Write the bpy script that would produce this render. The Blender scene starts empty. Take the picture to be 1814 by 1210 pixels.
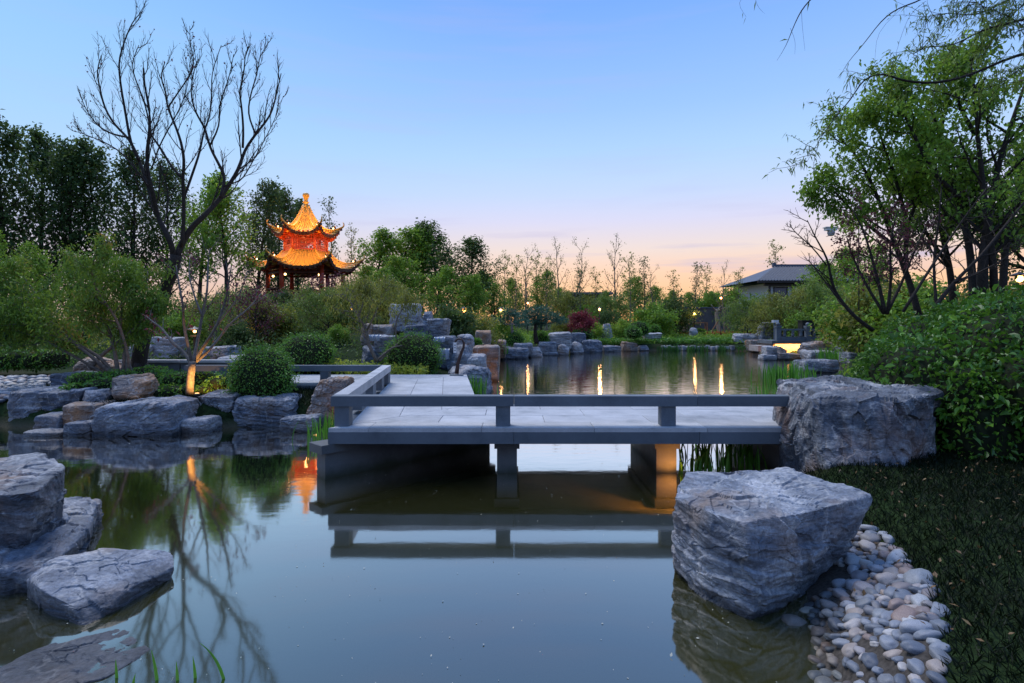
import bpy, bmesh, math, random, time
import numpy as np
from mathutils import Vector
T0 = time.time()
R = math.radians
scene = bpy.context.scene
COL = scene.collection

# ------------------------------------------------------------------ camera
EYE = 1.8
cam = bpy.data.cameras.new('camera')
cam_ob = bpy.data.objects.new('camera', cam)
COL.objects.link(cam_ob)
scene.camera = cam_ob
cam_ob.location = (0, 0, EYE)
cam_ob.rotation_euler = (R(90), 0, 0)
cam.sensor_width = 36.0
cam.lens = 19.845
cam.shift_y = -0.0182
cam.clip_start = 0.05
cam.clip_end = 3000

# ------------------------------------------------------------------ sky at dusk
world = bpy.data.worlds.new('World')
scene.world = world
world.use_nodes = True
wt = world.node_tree
wt.nodes.clear()
WN, WL = wt.nodes.new, wt.links.new
w_out = WN('ShaderNodeOutputWorld')
w_bg = WN('ShaderNodeBackground')
w_bg.inputs['Strength'].default_value = 0.91
WL(w_bg.outputs[0], w_out.inputs['Surface'])
sky = WN('ShaderNodeTexSky')
sky.sky_type = 'NISHITA'
sky.sun_disc = False
sky.sun_elevation = R(2.0)
sky.sun_rotation = R(8.0)
sky.dust_density = 0.3
sky.ozone_density = 4.0
w_scale = WN('ShaderNodeVectorMath'); w_scale.operation = 'SCALE'
w_scale.inputs['Scale'].default_value = 0.14
WL(sky.outputs[0], w_scale.inputs[0])
w_tc = WN('ShaderNodeTexCoord')
w_sep = WN('ShaderNodeSeparateXYZ')
WL(w_tc.outputs['Generated'], w_sep.inputs[0])


def lin(c):
    return tuple((v / 255 / 12.92 if v / 255 <= 0.04045 else ((v / 255 + 0.055) / 1.055) ** 2.4) for v in c) + (1.0,)


def ramp(nt, stops):
    n = nt.nodes.new('ShaderNodeValToRGB')
    e = n.color_ramp.elements
    while len(e) < len(stops):
        e.new(0.5)
    for el, (p, c) in zip(e, stops):
        el.position = p
        el.color = c if len(c) == 4 else tuple(c) + (1.0,)
    return n


GLOW = [(0.0, lin((255, 178, 112))), (0.045, lin((255, 200, 150))), (0.085, lin((252, 210, 180))), (0.127, lin((238, 220, 214))),
        (0.175, lin((217, 217, 242))), (0.22, lin((197, 216, 251))), (0.28, lin((177, 212, 253))), (0.35, lin((157, 198, 253))),
        (0.49, lin((124, 174, 250))), (0.75, lin((112, 160, 244))), (1.0, lin((108, 156, 240)))]
LEFT = [(0.0, lin((226, 190, 168))), (0.05, lin((224, 196, 186))), (0.10, lin((214, 204, 216))), (0.15, lin((200, 212, 240))),
        (0.22, lin((180, 214, 251))), (0.30, lin((166, 210, 253))), (0.40, lin((152, 202, 252))), (0.49, lin((136, 190, 250))),
        (0.75, lin((118, 166, 246))), (1.0, lin((108, 156, 240)))]
AWAY = [(0.0, lin((122, 128, 158))), (0.06, lin((134, 138, 172))), (0.14, lin((160, 158, 196))), (0.24, lin((164, 180, 226))),
        (0.36, lin((150, 186, 240))), (0.52, lin((132, 178, 246))), (0.75, lin((116, 164, 244))), (1.0, lin((108, 156, 240)))]
r_glow, r_left, r_away = ramp(wt, GLOW), ramp(wt, LEFT), ramp(wt, AWAY)
for r_ in (r_glow, r_left, r_away):
    WL(w_sep.outputs['Z'], r_.inputs[0])


def w_blend(axis, lo, hi, ca, cb):
    mp_ = WN('ShaderNodeMapRange'); mp_.interpolation_type = 'SMOOTHSTEP'
    mp_.inputs['From Min'].default_value = lo; mp_.inputs['From Max'].default_value = hi
    WL(w_sep.outputs[axis], mp_.inputs['Value'])
    mx_ = WN('ShaderNodeMix'); mx_.data_type = 'RGBA'
    WL(mp_.outputs[0], mx_.inputs[0]); WL(ca, mx_.inputs[6]); WL(cb, mx_.inputs[7])
    return mx_


# towards the afterglow ahead, cooler to the left, dusk blue behind the viewer
w_front = w_blend('X', -0.75, 0.05, r_left.outputs[0], r_glow.outputs[0])
w_mix = w_blend('Y', -0.35, 0.5, r_away.outputs[0], w_front.outputs[2])
# thin streaks of violet cloud low over the horizon and faint pink wisps higher up
w_mp = WN('ShaderNodeMapping')
w_mp.inputs['Scale'].default_value = (2.2, 2.2, 26.0)
WL(w_tc.outputs['Generated'], w_mp.inputs[0])
w_noise = WN('ShaderNodeTexNoise')
w_noise.inputs['Scale'].default_value = 1.3
w_noise.inputs['Detail'].default_value = 4
WL(w_mp.outputs[0], w_noise.inputs['Vector'])
r_cl = ramp(wt, [(0.53, (0, 0, 0)), (0.72, (1, 1, 1))])
WL(w_noise.outputs[0], r_cl.inputs[0])
r_low = ramp(wt, [(0.06, (0, 0, 0)), (0.10, (1, 1, 1)), (0.135, (0.8, 0.8, 0.8)), (0.2, (0.2,) * 3), (0.6, (0.2,) * 3)])
WL(w_sep.outputs['Z'], r_low.inputs[0])
w_cm = WN('ShaderNodeMath'); w_cm.operation = 'MULTIPLY'
WL(r_cl.outputs[0], w_cm.inputs[0]); WL(r_low.outputs[0], w_cm.inputs[1])
w_cm2 = WN('ShaderNodeMath'); w_cm2.operation = 'MULTIPLY'; w_cm2.inputs[1].default_value = 0.75
WL(w_cm.outputs[0], w_cm2.inputs[0])
w_mix2 = WN('ShaderNodeMix'); w_mix2.data_type = 'RGBA'
w_mix2.inputs[7].default_value = lin((186, 182, 220))
WL(w_cm2.outputs[0], w_mix2.inputs[0]); WL(w_mix.outputs[2], w_mix2.inputs[6])
w_mix3 = WN('ShaderNodeMix'); w_mix3.data_type = 'RGBA'
w_mix3.inputs[0].default_value = 0.06
WL(w_mix2.outputs[2], w_mix3.inputs[6]); WL(w_scale.outputs[0], w_mix3.inputs[7])
WL(w_mix3.outputs[2], w_bg.inputs['Color'])

# the sun has set: what is left is broad soft light from the open sky above the pond
sun_data = bpy.data.lights.new('sun', 'SUN')
sun_data.energy = 1.9
sun_data.angle = R(32)
sun_data.color = (1.0, 0.97, 0.95)
sun = bpy.data.objects.new('sun', sun_data)
COL.objects.link(sun)
sun.rotation_euler = (R(-32), 0, R(40))

scene.view_settings.view_transform = 'Standard'
scene.view_settings.look = 'None'
scene.view_settings.gamma = 1.0
scene.view_settings.exposure = 0.3
scene.view_settings.use_curve_mapping = False
scene.render.engine = 'CYCLES'
scene.cycles.use_denoising = True
scene.cycles.max_bounces = 8
scene.cycles.diffuse_bounces = 3
scene.cycles.glossy_bounces = 3
scene.cycles.transmission_bounces = 6
scene.cycles.transparent_max_bounces = 12
scene.cycles.sample_clamp_indirect = 4.0
scene.cycles.caustics_reflective = False
scene.cycles.caustics_refractive = False

rng = np.random.RandomState(7)
random.seed(7)


def P(px, py, d):
    """A place in the garden: bearing and height seen at px, py, at d metres ahead of the standpoint."""
    return np.array([(px - 907.0) * d / 1000.0, d, EYE - (py - 572.0) * d / 1000.0])


# ------------------------------------------------------------------ noise
_pr = np.random.RandomState(11)
_PERM = np.concatenate([_pr.permutation(256)] * 3)
_G = _pr.normal(size=(256, 3)); _G /= np.linalg.norm(_G, axis=1)[:, None]


def perlin(p, seed=0):
    p = np.asarray(p, float) + seed * 17.31
    i = np.floor(p).astype(int)
    f = p - i
    i &= 255
    u = f * f * f * (f * (f * 6 - 15) + 10)
    out = 0
    for a in (0, 1):
        wa = u[:, 0] if a else 1 - u[:, 0]
        for b in (0, 1):
            wb = u[:, 1] if b else 1 - u[:, 1]
            for c in (0, 1):
                wc = u[:, 2] if c else 1 - u[:, 2]
                h = _PERM[_PERM[_PERM[(i[:, 0] + a) & 255] + ((i[:, 1] + b) & 255)] + ((i[:, 2] + c) & 255)]
                out = out + wa * wb * wc * (_G[h] * (f - np.array([a, b, c]))).sum(1)
    return out * 1.6


def fbm(p, octaves=3, seed=0):
    s, a, p = 0, 1.0, np.asarray(p, float)
    for o in range(octaves):
        s = s + a * perlin(p * 2 ** o, seed + o * 3)
        a *= 0.5
    return s


# ------------------------------------------------------------------ object helpers
def tag(o, label=None, cat=None, group=None, kind=None):
    for k, v in (('label', label), ('category', cat), ('group', group), ('kind', kind)):
        if v:
            o[k] = v
    return o


def link(name, data, parent=None, loc=None, rotz=None):
    o = bpy.data.objects.new(name, data)
    COL.objects.link(o)
    if parent is not None:
        o.parent = parent
    if loc is not None:
        o.location = tuple(float(v) for v in loc)
    if rotz is not None:
        o.rotation_euler = (0, 0, rotz)
    return o


def empty(name, loc, rotz=0.0):
    o = link(name, None, None, loc, rotz)
    o.empty_display_size = 0.2
    return o


def clone(o, parent=None):
    c = o.copy()
    COL.objects.link(c)
    if parent is not None:
        c.parent = parent
    for ch in list(o.children):
        clone(ch, c)
    return c


class Geo:
    """Collects vertices and faces; build() makes ONE mesh object of them."""

    def __init__(self):
        self.v, self.f, self.n = [], {}, 0

    def add(self, V, F):
        V = np.asarray(V, float).reshape(-1, 3)
        F = np.asarray(F, int)
        self.v.append(V)
        self.f.setdefault(F.shape[1], []).append(F + self.n)
        self.n += len(V)

    def box(self, c, s, rz=0.0, taper=1.0):
        sx, sy, sz = np.array(s) / 2.0
        V = np.array([[x * (taper if z > 0 else 1), y * (taper if z > 0 else 1), z] for z in (-1, 1) for y in (-1, 1) for x in (-1, 1)], float)
        V = V * [sx, sy, sz]
        cs, sn = math.cos(rz), math.sin(rz)
        V = np.stack([V[:, 0] * cs - V[:, 1] * sn, V[:, 0] * sn + V[:, 1] * cs, V[:, 2]], 1) + np.array(c)
        self.add(V, [[0, 2, 3, 1], [4, 5, 7, 6], [0, 1, 5, 4], [2, 6, 7, 3], [0, 4, 6, 2], [1, 3, 7, 5]])

    def prism(self, poly, z0, z1, inset=0.0):
        """A vertical prism over a plan polygon (counter-clockwise), with a small chamfer at the top edge."""
        p = np.asarray(poly, float)
        k = len(p)
        if inset > 0:
            c = p.mean(0)
            q = p + (c - p) / np.linalg.norm(c - p, axis=1)[:, None] * inset
            rings = [(p, z0), (p, z1 - inset), (q, z1)]
        else:
            rings = [(p, z0), (p, z1)]
        V = np.concatenate([np.column_stack([r, np.full(k, z)]) for r, z in rings])
        n0 = self.n
        F = [[i + k * j, (i + 1) % k + k * j, (i + 1) % k + k * (j + 1), i + k * (j + 1)] for j in range(len(rings) - 1) for i in range(k)]
        self.add(V, F)
        top = np.arange(k)[None] + n0 + k * (len(rings) - 1)
        bot = (np.arange(k)[::-1])[None] + n0
        self.f.setdefault(k, []).extend([top, bot])

    def tube(self, pts, radii, sides=6, cap=True):
        pts = np.asarray(pts, float)
        radii = np.broadcast_to(np.asarray(radii, float), (len(pts),))
        t = np.gradient(pts, axis=0)
        t /= np.linalg.norm(t, axis=1)[:, None] + 1e-9
        ref = np.array([0.0, 0.0, 1.0]) if abs(t[0][2]) < 0.9 else np.array([1.0, 0.0, 0.0])
        a = np.cross(t, ref)
        bad = np.linalg.norm(a, axis=1) < 0.15
        a[bad] = np.cross(t[bad], np.array([0.31, 0.95, 0.1]))
        a /= np.linalg.norm(a, axis=1)[:, None] + 1e-9
        b = np.cross(t, a)
        th = np.linspace(0, 2 * np.pi, sides, endpoint=False)
        V = pts[:, None] + radii[:, None, None] * (np.cos(th)[None, :, None] * a[:, None] + np.sin(th)[None, :, None] * b[:, None])
        m = len(pts)
        i, j = np.meshgrid(np.arange(m - 1), np.arange(sides), indexing='ij')
        i, j = i.ravel(), j.ravel()
        j2 = (j + 1) % sides
        n0 = self.n
        self.add(V.reshape(-1, 3), np.stack([i * sides + j, i * sides + j2, (i + 1) * sides + j2, (i + 1) * sides + j], 1))
        if cap:
            self.f.setdefault(sides, []).extend([np.arange(sides)[::-1][None] + n0, np.arange(sides)[None] + n0 + (m - 1) * sides])

    def lathe(self, prof, c=(0, 0, 0), sides=16):
        prof = np.asarray(prof, float)
        th = np.linspace(0, 2 * np.pi, sides, endpoint=False)
        V = np.stack([prof[:, 0, None] * np.cos(th), prof[:, 0, None] * np.sin(th), np.repeat(prof[:, 1, None], sides, 1)], 2).reshape(-1, 3) + np.array(c)
        m = len(prof)
        i, j = np.meshgrid(np.arange(m - 1), np.arange(sides), indexing='ij')
        i, j = i.ravel(), j.ravel()
        j2 = (j + 1) % sides
        n0 = self.n
        self.add(V, np.stack([i * sides + j, i * sides + j2, (i + 1) * sides + j2, (i + 1) * sides + j], 1))
        self.f.setdefault(sides, []).extend([np.arange(sides)[::-1][None] + n0, np.arange(sides)[None] + n0 + (m - 1) * sides])

    def grid(self, X):
        """X: (m, n, 3) points."""
        m, n = X.shape[:2]
        i, j = np.meshgrid(np.arange(m - 1), np.arange(n - 1), indexing='ij')
        i, j = i.ravel(), j.ravel()
        self.add(X.reshape(-1, 3), np.stack([i * n + j, i * n + j + 1, (i + 1) * n + j + 1, (i + 1) * n + j], 1))

    def mesh(self, name, mat, smooth=False):
        V = np.concatenate(self.v)
        me = bpy.data.meshes.new(name)
        loops, starts, at = [], [], 0
        for k, fs in self.f.items():
            F = np.concatenate(fs)
            loops.append(F.ravel())
            starts.append(at + k * np.arange(len(F)))
            at += F.size
        loops, starts = np.concatenate(loops), np.concatenate(starts)
        me.vertices.add(len(V)); me.vertices.foreach_set('co', V.astype(np.float32).ravel())
        me.loops.add(len(loops)); me.loops.foreach_set('vertex_index', loops.astype(np.int32))
        me.polygons.add(len(starts)); me.polygons.foreach_set('loop_start', starts.astype(np.int32))
        me.polygons.foreach_set('use_smooth', np.full(len(starts), bool(smooth)))
        me.update(calc_edges=True)
        if mat:
            me.materials.append(mat)
        return me

    def build(self, name, mat, parent=None, smooth=False, loc=None):
        return link(name, self.mesh(name, mat, smooth), parent, loc)


# ------------------------------------------------------------------ materials
def new_mat(name):
    m = bpy.data.materials.new(name)
    m.use_nodes = True
    nt = m.node_tree
    b = nt.nodes['Principled BSDF']
    return m, nt, b, nt.nodes.new, nt.links.new


def plain(name, col, rough=0.6, metal=0.0, var=0.12, scale=14.0, bump=0.15, spec=0.4, coord='Object'):
    m, nt, b, N, L = new_mat(name)
    tc = N('ShaderNodeTexCoord')
    no = N('ShaderNodeTexNoise'); no.inputs['Scale'].default_value = scale; no.inputs['Detail'].default_value = 5
    L(tc.outputs[coord], no.inputs['Vector'])
    r = ramp(nt, [(0.3, tuple(c * (1 - var) for c in col)), (0.7, tuple(min(1, c * (1 + var)) for c in col))])
    L(no.outputs[0], r.inputs[0]); L(r.outputs[0], b.inputs['Base Color'])
    b.inputs['Roughness'].default_value = rough
    b.inputs['Metallic'].default_value = metal
    b.inputs['Specular IOR Level'].default_value = spec
    if bump:
        bp = N('ShaderNodeBump'); bp.inputs['Strength'].default_value = bump; bp.inputs['Distance'].default_value = 0.01
        L(no.outputs[0], bp.inputs['Height']); L(bp.outputs[0], b.inputs['Normal'])
    return m


def emit(name, col, strength):
    m, nt, b, N, L = new_mat(name)
    b.inputs['Base Color'].default_value = tuple(col) + (1,)
    b.inputs['Emission Color'].default_value = tuple(col) + (1,)
    b.inputs['Emission Strength'].default_value = strength
    return m


def leaf_mat(name, c1, c2, c3=None, trans=0.35, rough=0.5, spec=0.35, patch=1.2):
    """Foliage: every leaf its own tone, drifting in patches through the crown, light passing through."""
    m, nt, b, N, L = new_mat(name)
    g = N('ShaderNodeNewGeometry')
    tc = N('ShaderNodeTexCoord')
    no = N('ShaderNodeTexNoise'); no.inputs['Scale'].default_value = patch; no.inputs['Detail'].default_value = 2
    L(tc.outputs['Object'], no.inputs['Vector'])
    ad = N('ShaderNodeMath'); ad.operation = 'MULTIPLY_ADD'; ad.inputs[1].default_value = 0.55
    L(g.outputs['Random Per Island'], ad.inputs[0]); L(no.outputs[0], ad.inputs[2])
    su = N('ShaderNodeMath'); su.operation = 'SUBTRACT'; su.inputs[1].default_value = 0.28
    L(ad.outputs[0], su.inputs[0])
    st = [(0.1, c1), (0.75, c2)] + ([(0.95, c3)] if c3 else [])
    r = ramp(nt, st)
    L(su.outputs[0], r.inputs[0]); L(r.outputs[0], b.inputs['Base Color'])
    b.inputs['Roughness'].default_value = rough
    b.inputs['Specular IOR Level'].default_value = spec
    t = N('ShaderNodeBsdfTranslucent')
    hs = N('ShaderNodeHueSaturation'); hs.inputs['Value'].default_value = 1.5; hs.inputs['Hue'].default_value = 0.49
    L(r.outputs[0], hs.inputs['Color']); L(hs.outputs[0], t.inputs['Color'])
    mx = N('ShaderNodeMixShader'); mx.inputs[0].default_value = trans
    L(b.outputs[0], mx.inputs[1]); L(t.outputs[0], mx.inputs[2])
    L(mx.outputs[0], nt.nodes['Material Output'].inputs['Surface'])
    return m


def rock_mat(name, dark, mid, pale, rust, rust_amt=0.5, strata=(0.2, 0.3, 6.0), vein=0.5):
    m, nt, b, N, L = new_mat(name)
    tc = N('ShaderNodeTexCoord')
    oi = N('ShaderNodeObjectInfo')
    of = N('ShaderNodeVectorMath'); of.operation = 'MULTIPLY_ADD'
    of.inputs[1].default_value = (13, 7, 5)
    L(oi.outputs['Random'], of.inputs[0]); L(tc.outputs['Object'], of.inputs[2])

    def noise(scale, detail=6, rough=0.6, mp=None):
        n = N('ShaderNodeTexNoise'); n.inputs['Scale'].default_value = scale; n.inputs['Detail'].default_value = detail
        n.inputs['Roughness'].default_value = rough
        src = of.outputs[0]
        if mp:
            q = N('ShaderNodeMapping'); q.inputs['Scale'].default_value = mp
            q.inputs['Rotation'].default_value = (0.25, 0.15, 0)
            L(src, q.inputs[0]); src = q.outputs[0]
        L(src, n.inputs['Vector'])
        return n.outputs[0]

    def mix(fac, a, bb):
        x = N('ShaderNodeMix'); x.data_type = 'RGBA'
        for s, i in ((fac, 0), (a, 6), (bb, 7)):
            if isinstance(s, tuple):
                x.inputs[i].default_value = s if len(s) == 4 else s + (1,)
            else:
                L(s, x.inputs[i])
        return x.outputs[2]

    base = ramp(nt, [(0.33, dark), (0.50, mid), (0.66, pale)])
    L(noise(1.8, 9, 0.7, (1, 1, 2.4)), base.inputs[0])
    lay = ramp(nt, [(0.35, (0, 0, 0)), (0.6, (1, 1, 1))])
    L(noise(2.2, 5, 0.6, strata), lay.inputs[0])
    half = N('ShaderNodeMath'); half.operation = 'MULTIPLY'; half.inputs[1].default_value = 0.62
    L(lay.outputs[0], half.inputs[0])
    c = mix(half.outputs[0], base.outputs[0], dark)
    rm = ramp(nt, [(0.62 - 0.2 * rust_amt, (0, 0, 0)), (0.80 - 0.2 * rust_amt, (rust_amt,) * 3)])
    L(noise(1.7, 6, 0.65), rm.inputs[0])
    c = mix(rm.outputs[0], c, rust)
    vm = ramp(nt, [(0.0, (vein,) * 3), (0.018, (0, 0, 0))])
    va = N('ShaderNodeMath'); va.operation = 'SUBTRACT'; va.inputs[1].default_value = 0.5
    L(noise(1.9, 5, 0.55), va.inputs[0])
    vb = N('ShaderNodeMath'); vb.operation = 'ABSOLUTE'; L(va.outputs[0], vb.inputs[0]); L(vb.outputs[0], vm.inputs[0])
    c = mix(vm.outputs[0], c, (0.6, 0.58, 0.54))
    sp = ramp(nt, [(0.42, (0.72,) * 3), (0.62, (1.12,) * 3)])
    L(noise(34, 4, 0.7), sp.inputs[0])
    ml = N('ShaderNodeMix'); ml.data_type = 'RGBA'; ml.blend_type = 'MULTIPLY'; ml.inputs[0].default_value = 1
    L(c, ml.inputs[6]); L(sp.outputs[0], ml.inputs[7])
    # a dark wet band where the stone meets the pond
    g = N('ShaderNodeNewGeometry'); s = N('ShaderNodeSeparateXYZ'); L(g.outputs['Position'], s.inputs[0])
    wz = N('ShaderNodeMapRange'); wz.inputs['From Min'].default_value = 0.03; wz.inputs['From Max'].default_value = 0.13
    wz.inputs['To Min'].default_value = 0.36; wz.inputs['To Max'].default_value = 1.0
    L(s.outputs['Z'], wz.inputs['Value'])
    wm = N('ShaderNodeMix'); wm.data_type = 'RGBA'; wm.blend_type = 'MULTIPLY'; wm.inputs[0].default_value = 1
    L(ml.outputs[2], wm.inputs[6]); L(wz.outputs[0], wm.inputs[7])
    L(wm.outputs[2], b.inputs['Base Color'])
    b.inputs['Roughness'].default_value = 0.62
    b.inputs['Specular IOR Level'].default_value = 0.45
    b1 = N('ShaderNodeBump'); b1.inputs['Strength'].default_value = 0.75; b1.inputs['Distance'].default_value = 0.035
    L(noise(6, 9, 0.7, (0.8, 0.8, 3.4)), b1.inputs['Height'])
    b2 = N('ShaderNodeBump'); b2.inputs['Strength'].default_value = 0.6; b2.inputs['Distance'].default_value = 0.012
    L(noise(40, 5, 0.65), b2.inputs['Height']); L(b1.outputs[0], b2.inputs['Normal'])
    L(b2.outputs[0], b.inputs['Normal'])
    return m


M = {}
M['slate'] = rock_mat('slate_rock', (0.07, 0.085, 0.11), (0.29, 0.315, 0.355), (0.70, 0.69, 0.68), (0.36, 0.25, 0.17), 0.62)
M['pale_rock'] = rock_mat('pale_limestone', (0.15, 0.155, 0.18), (0.48, 0.48, 0.49), (0.75, 0.73, 0.69), (0.45, 0.33, 0.24), 0.6)
M['rusty_slate'] = rock_mat('rusty_slate', (0.045, 0.055, 0.072), (0.20, 0.22, 0.25), (0.58, 0.57, 0.56), (0.30, 0.17, 0.10), 0.62, (2.2, 1.6, 0.6))
M['brown_rock'] = rock_mat('brown_rock', (0.12, 0.10, 0.09), (0.30, 0.26, 0.23), (0.52, 0.48, 0.44), (0.40, 0.21, 0.10), 0.95)
M['dark_rock'] = rock_mat('dark_rock', (0.06, 0.075, 0.10), (0.15, 0.18, 0.23), (0.36, 0.38, 0.42), (0.2, 0.15, 0.11), 0.4)


def stone_mat(name, col, grain, streak=True):
    """Flamed granite: salt and pepper grain, soft stains."""
    m, nt, b, N, L = new_mat(name)
    g = N('ShaderNodeNewGeometry'); oi = N('ShaderNodeObjectInfo')
    n1 = N('ShaderNodeTexNoise'); n1.inputs['Scale'].default_value = 260; n1.inputs['Detail'].default_value = 2
    n2 = N('ShaderNodeTexNoise'); n2.inputs['Scale'].default_value = 2.3; n2.inputs['Detail'].default_value = 7; n2.inputs['Roughness'].default_value = 0.65
    for n in (n1, n2):
        L(g.outputs['Position'], n.inputs['Vector'])
    r1 = ramp(nt, [(0.35, tuple(c * (1 - grain) for c in col)), (0.65, tuple(c * (1 + grain) for c in col))])
    L(n1.outputs[0], r1.inputs[0])
    r2 = ramp(nt, [(0.3, (0.58, 0.60, 0.60)), (0.45, (0.86, 0.86, 0.85)), (0.7, (1.1, 1.09, 1.07))])
    L(n2.outputs[0], r2.inputs[0])
    x = N('ShaderNodeMix'); x.data_type = 'RGBA'; x.blend_type = 'MULTIPLY'; x.inputs[0].default_value = 1
    L(r1.outputs[0], x.inputs[6]); L(r2.outputs[0], x.inputs[7])
    r3 = ramp(nt, [(0.0, (0.88,) * 3), (1.0, (1.1,) * 3)])
    L(oi.outputs['Random'], r3.inputs[0])
    y = N('ShaderNodeMix'); y.data_type = 'RGBA'; y.blend_type = 'MULTIPLY'; y.inputs[0].default_value = 1
    L(x.outputs[2], y.inputs[6]); L(r3.outputs[0], y.inputs[7])
    # algae and tide stain just above the water
    sz_ = N('ShaderNodeSeparateXYZ'); L(g.outputs['Position'], sz_.inputs[0])
    wz = N('ShaderNodeMath'); wz.operation = 'MULTIPLY_ADD'; wz.inputs[1].default_value = 0.22; L(n2.outputs[0], wz.inputs[0]); L(sz_.outputs['Z'], wz.inputs[2])
    wr = ramp(nt, [(0.12, (1, 1, 1)), (0.26, (0, 0, 0))]); L(wz.outputs[0], wr.inputs[0])
    al = N('ShaderNodeMix'); al.data_type = 'RGBA'; al.inputs[7].default_value = (0.028, 0.034, 0.018, 1)
    L(wr.outputs[0], al.inputs[0]); L(y.outputs[2], al.inputs[6])
    L(al.outputs[2], b.inputs['Base Color'])
    b.inputs['Roughness'].default_value = 0.7
    bp = N('ShaderNodeBump'); bp.inputs['Strength'].default_value = 0.25; bp.inputs['Distance'].default_value = 0.004
    L(n1.outputs[0], bp.inputs['Height']); L(bp.outputs[0], b.inputs['Normal'])
    return m


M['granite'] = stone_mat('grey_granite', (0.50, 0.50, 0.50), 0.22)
M['granite_dark_shaded'] = stone_mat('dark_shaded_granite', (0.135, 0.16, 0.185), 0.3)  # the grey stone again, with the shade of upright bridge faces in its colour
M['concrete'] = stone_mat('pier_concrete', (0.12, 0.13, 0.135), 0.2)
M['bark'] = plain('bark', (0.045, 0.036, 0.03), 0.9, var=0.35, scale=30, bump=0.6, spec=0.2)
M['bark_grey'] = plain('grey_bark', (0.17, 0.145, 0.12), 0.9, var=0.35, scale=26, bump=0.6, spec=0.2)
M['bark_pale'] = plain('pale_bark', (0.28, 0.24, 0.19), 0.85, var=0.3, scale=22, bump=0.5, spec=0.2)
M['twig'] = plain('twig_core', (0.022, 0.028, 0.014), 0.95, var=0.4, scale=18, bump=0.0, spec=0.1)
M['poplar_leaf'] = leaf_mat('poplar_leaf', (0.0343, 0.0707, 0.0182), (0.0952, 0.1610, 0.0385), (0.1708, 0.2380, 0.0511))
M['green_leaf'] = leaf_mat('green_leaf', (0.094, 0.170, 0.022), (0.230, 0.400, 0.042), (0.406, 0.579, 0.073))
M['olive_leaf'] = leaf_mat('olive_leaf', (0.108, 0.123, 0.024), (0.270, 0.300, 0.049), (0.461, 0.419, 0.085))
M['maple_leaf'] = leaf_mat('maple_leaf', (0.075, 0.15, 0.02), (0.18, 0.30, 0.035), (0.40, 0.24, 0.06), patch=1.0)
M['purple_leaf'] = leaf_mat('purple_leaf', (0.061, 0.021, 0.028), (0.149, 0.045, 0.052), (0.245, 0.088, 0.088))
M['red_leaf'] = leaf_mat('red_leaf', (0.123, 0.021, 0.028), (0.280, 0.044, 0.052), (0.420, 0.105, 0.088))
M['box_leaf'] = leaf_mat('box_leaf', (0.054, 0.150, 0.018), (0.136, 0.320, 0.031), (0.298, 0.540, 0.061), trans=0.25, spec=0.5, rough=0.42, patch=2.5)
M['hedge_leaf'] = leaf_mat('hedge_leaf', (0.0363, 0.1043, 0.0126), (0.1006, 0.2442, 0.0229), (0.2405, 0.4440, 0.0451), trans=0.25, spec=0.5, rough=0.38, patch=2.0)
M['pine_leaf'] = leaf_mat('pine_needle', (0.026, 0.088, 0.061), (0.070, 0.175, 0.105), (0.123, 0.263, 0.140), trans=0.15)
M['iris_leaf'] = leaf_mat('iris_leaf', (0.052, 0.175, 0.021), (0.123, 0.367, 0.044), (0.245, 0.560, 0.088), trans=0.35)
M['yellow_leaf'] = leaf_mat('yellow_leaf', (0.193, 0.263, 0.035), (0.438, 0.507, 0.070), (0.600, 0.600, 0.123))
M['willow_leaf'] = leaf_mat('willow_leaf', (0.080, 0.141, 0.026), (0.190, 0.280, 0.049), (0.298, 0.400, 0.073))
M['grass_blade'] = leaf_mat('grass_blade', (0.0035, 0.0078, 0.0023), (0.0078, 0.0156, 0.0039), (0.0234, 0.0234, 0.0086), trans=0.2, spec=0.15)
M['lawn_blade'] = leaf_mat('lawn_blade', (0.03, 0.10, 0.02), (0.06, 0.17, 0.03), (0.1, 0.24, 0.05), trans=0.3)

# ------------------------------------------------------------------ ground and pond
POND = np.array([(-16, 9.9), (-9.0, 9.9), (-7.9, 9.6), (-6.6, 9.3), (-5.3, 9.5), (-4.6, 9.8), (-3.6, 10.0), (-2.9, 9.9), (-2.3, 10.6), (-1.7, 12.0), (-1.15, 13.0), (-1.0, 14.2),
                 (-0.5, 14.6), (-0.7, 15.6), (-1.5, 18), (-2.2, 22), (-2.2, 26), (-1.1, 30), (1.2, 32.5), (3.4, 34.5), (5.6, 37), (9.6, 36.6), (15.6, 35.8),
                 (14.6, 33), (14.0, 31), (13.9, 30.3), (16, 29.5), (14.8, 25), (12.2, 20.5), (8.6, 15.6), (7.0, 13.4), (5.4, 10.4), (4.5, 8.6), (3.7, 7.4), (3.15, 6.3), (2.75, 5.5),
                 (2.3, 4.4), (1.95, 3.65), (1.62, 2.9), (1.4, 2.0), (1.2, 0.9), (-0.8, 0.55), (-3.0, 0.9), (-4.2, 1.8), (-4.9, 3.0), (-5.2, 4.4), (-6.2, 5.6), (-16, 5.0)], float)


def pond_sd(x, y):
    """Signed distance to the waterline: negative in the pond."""
    p = np.stack([np.ravel(x), np.ravel(y)], 1)
    best = np.full(len(p), 1e9)
    inside = np.zeros(len(p), bool)
    n = len(POND)
    for i in range(n):
        a, b = POND[i], POND[(i + 1) % n]
        ab = b - a
        t = np.clip(((p - a) @ ab) / (ab @ ab), 0, 1)
        best = np.minimum(best, np.linalg.norm(p - a - t[:, None] * ab, axis=1))
        c = ((a[1] > p[:, 1]) != (b[1] > p[:, 1])) & (p[:, 0] < (b[0] - a[0]) * (p[:, 1] - a[1]) / (b[1] - a[1] + 1e-12) + a[0])
        inside ^= c
    return np.where(inside, -best, best).reshape(np.shape(x))


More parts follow.
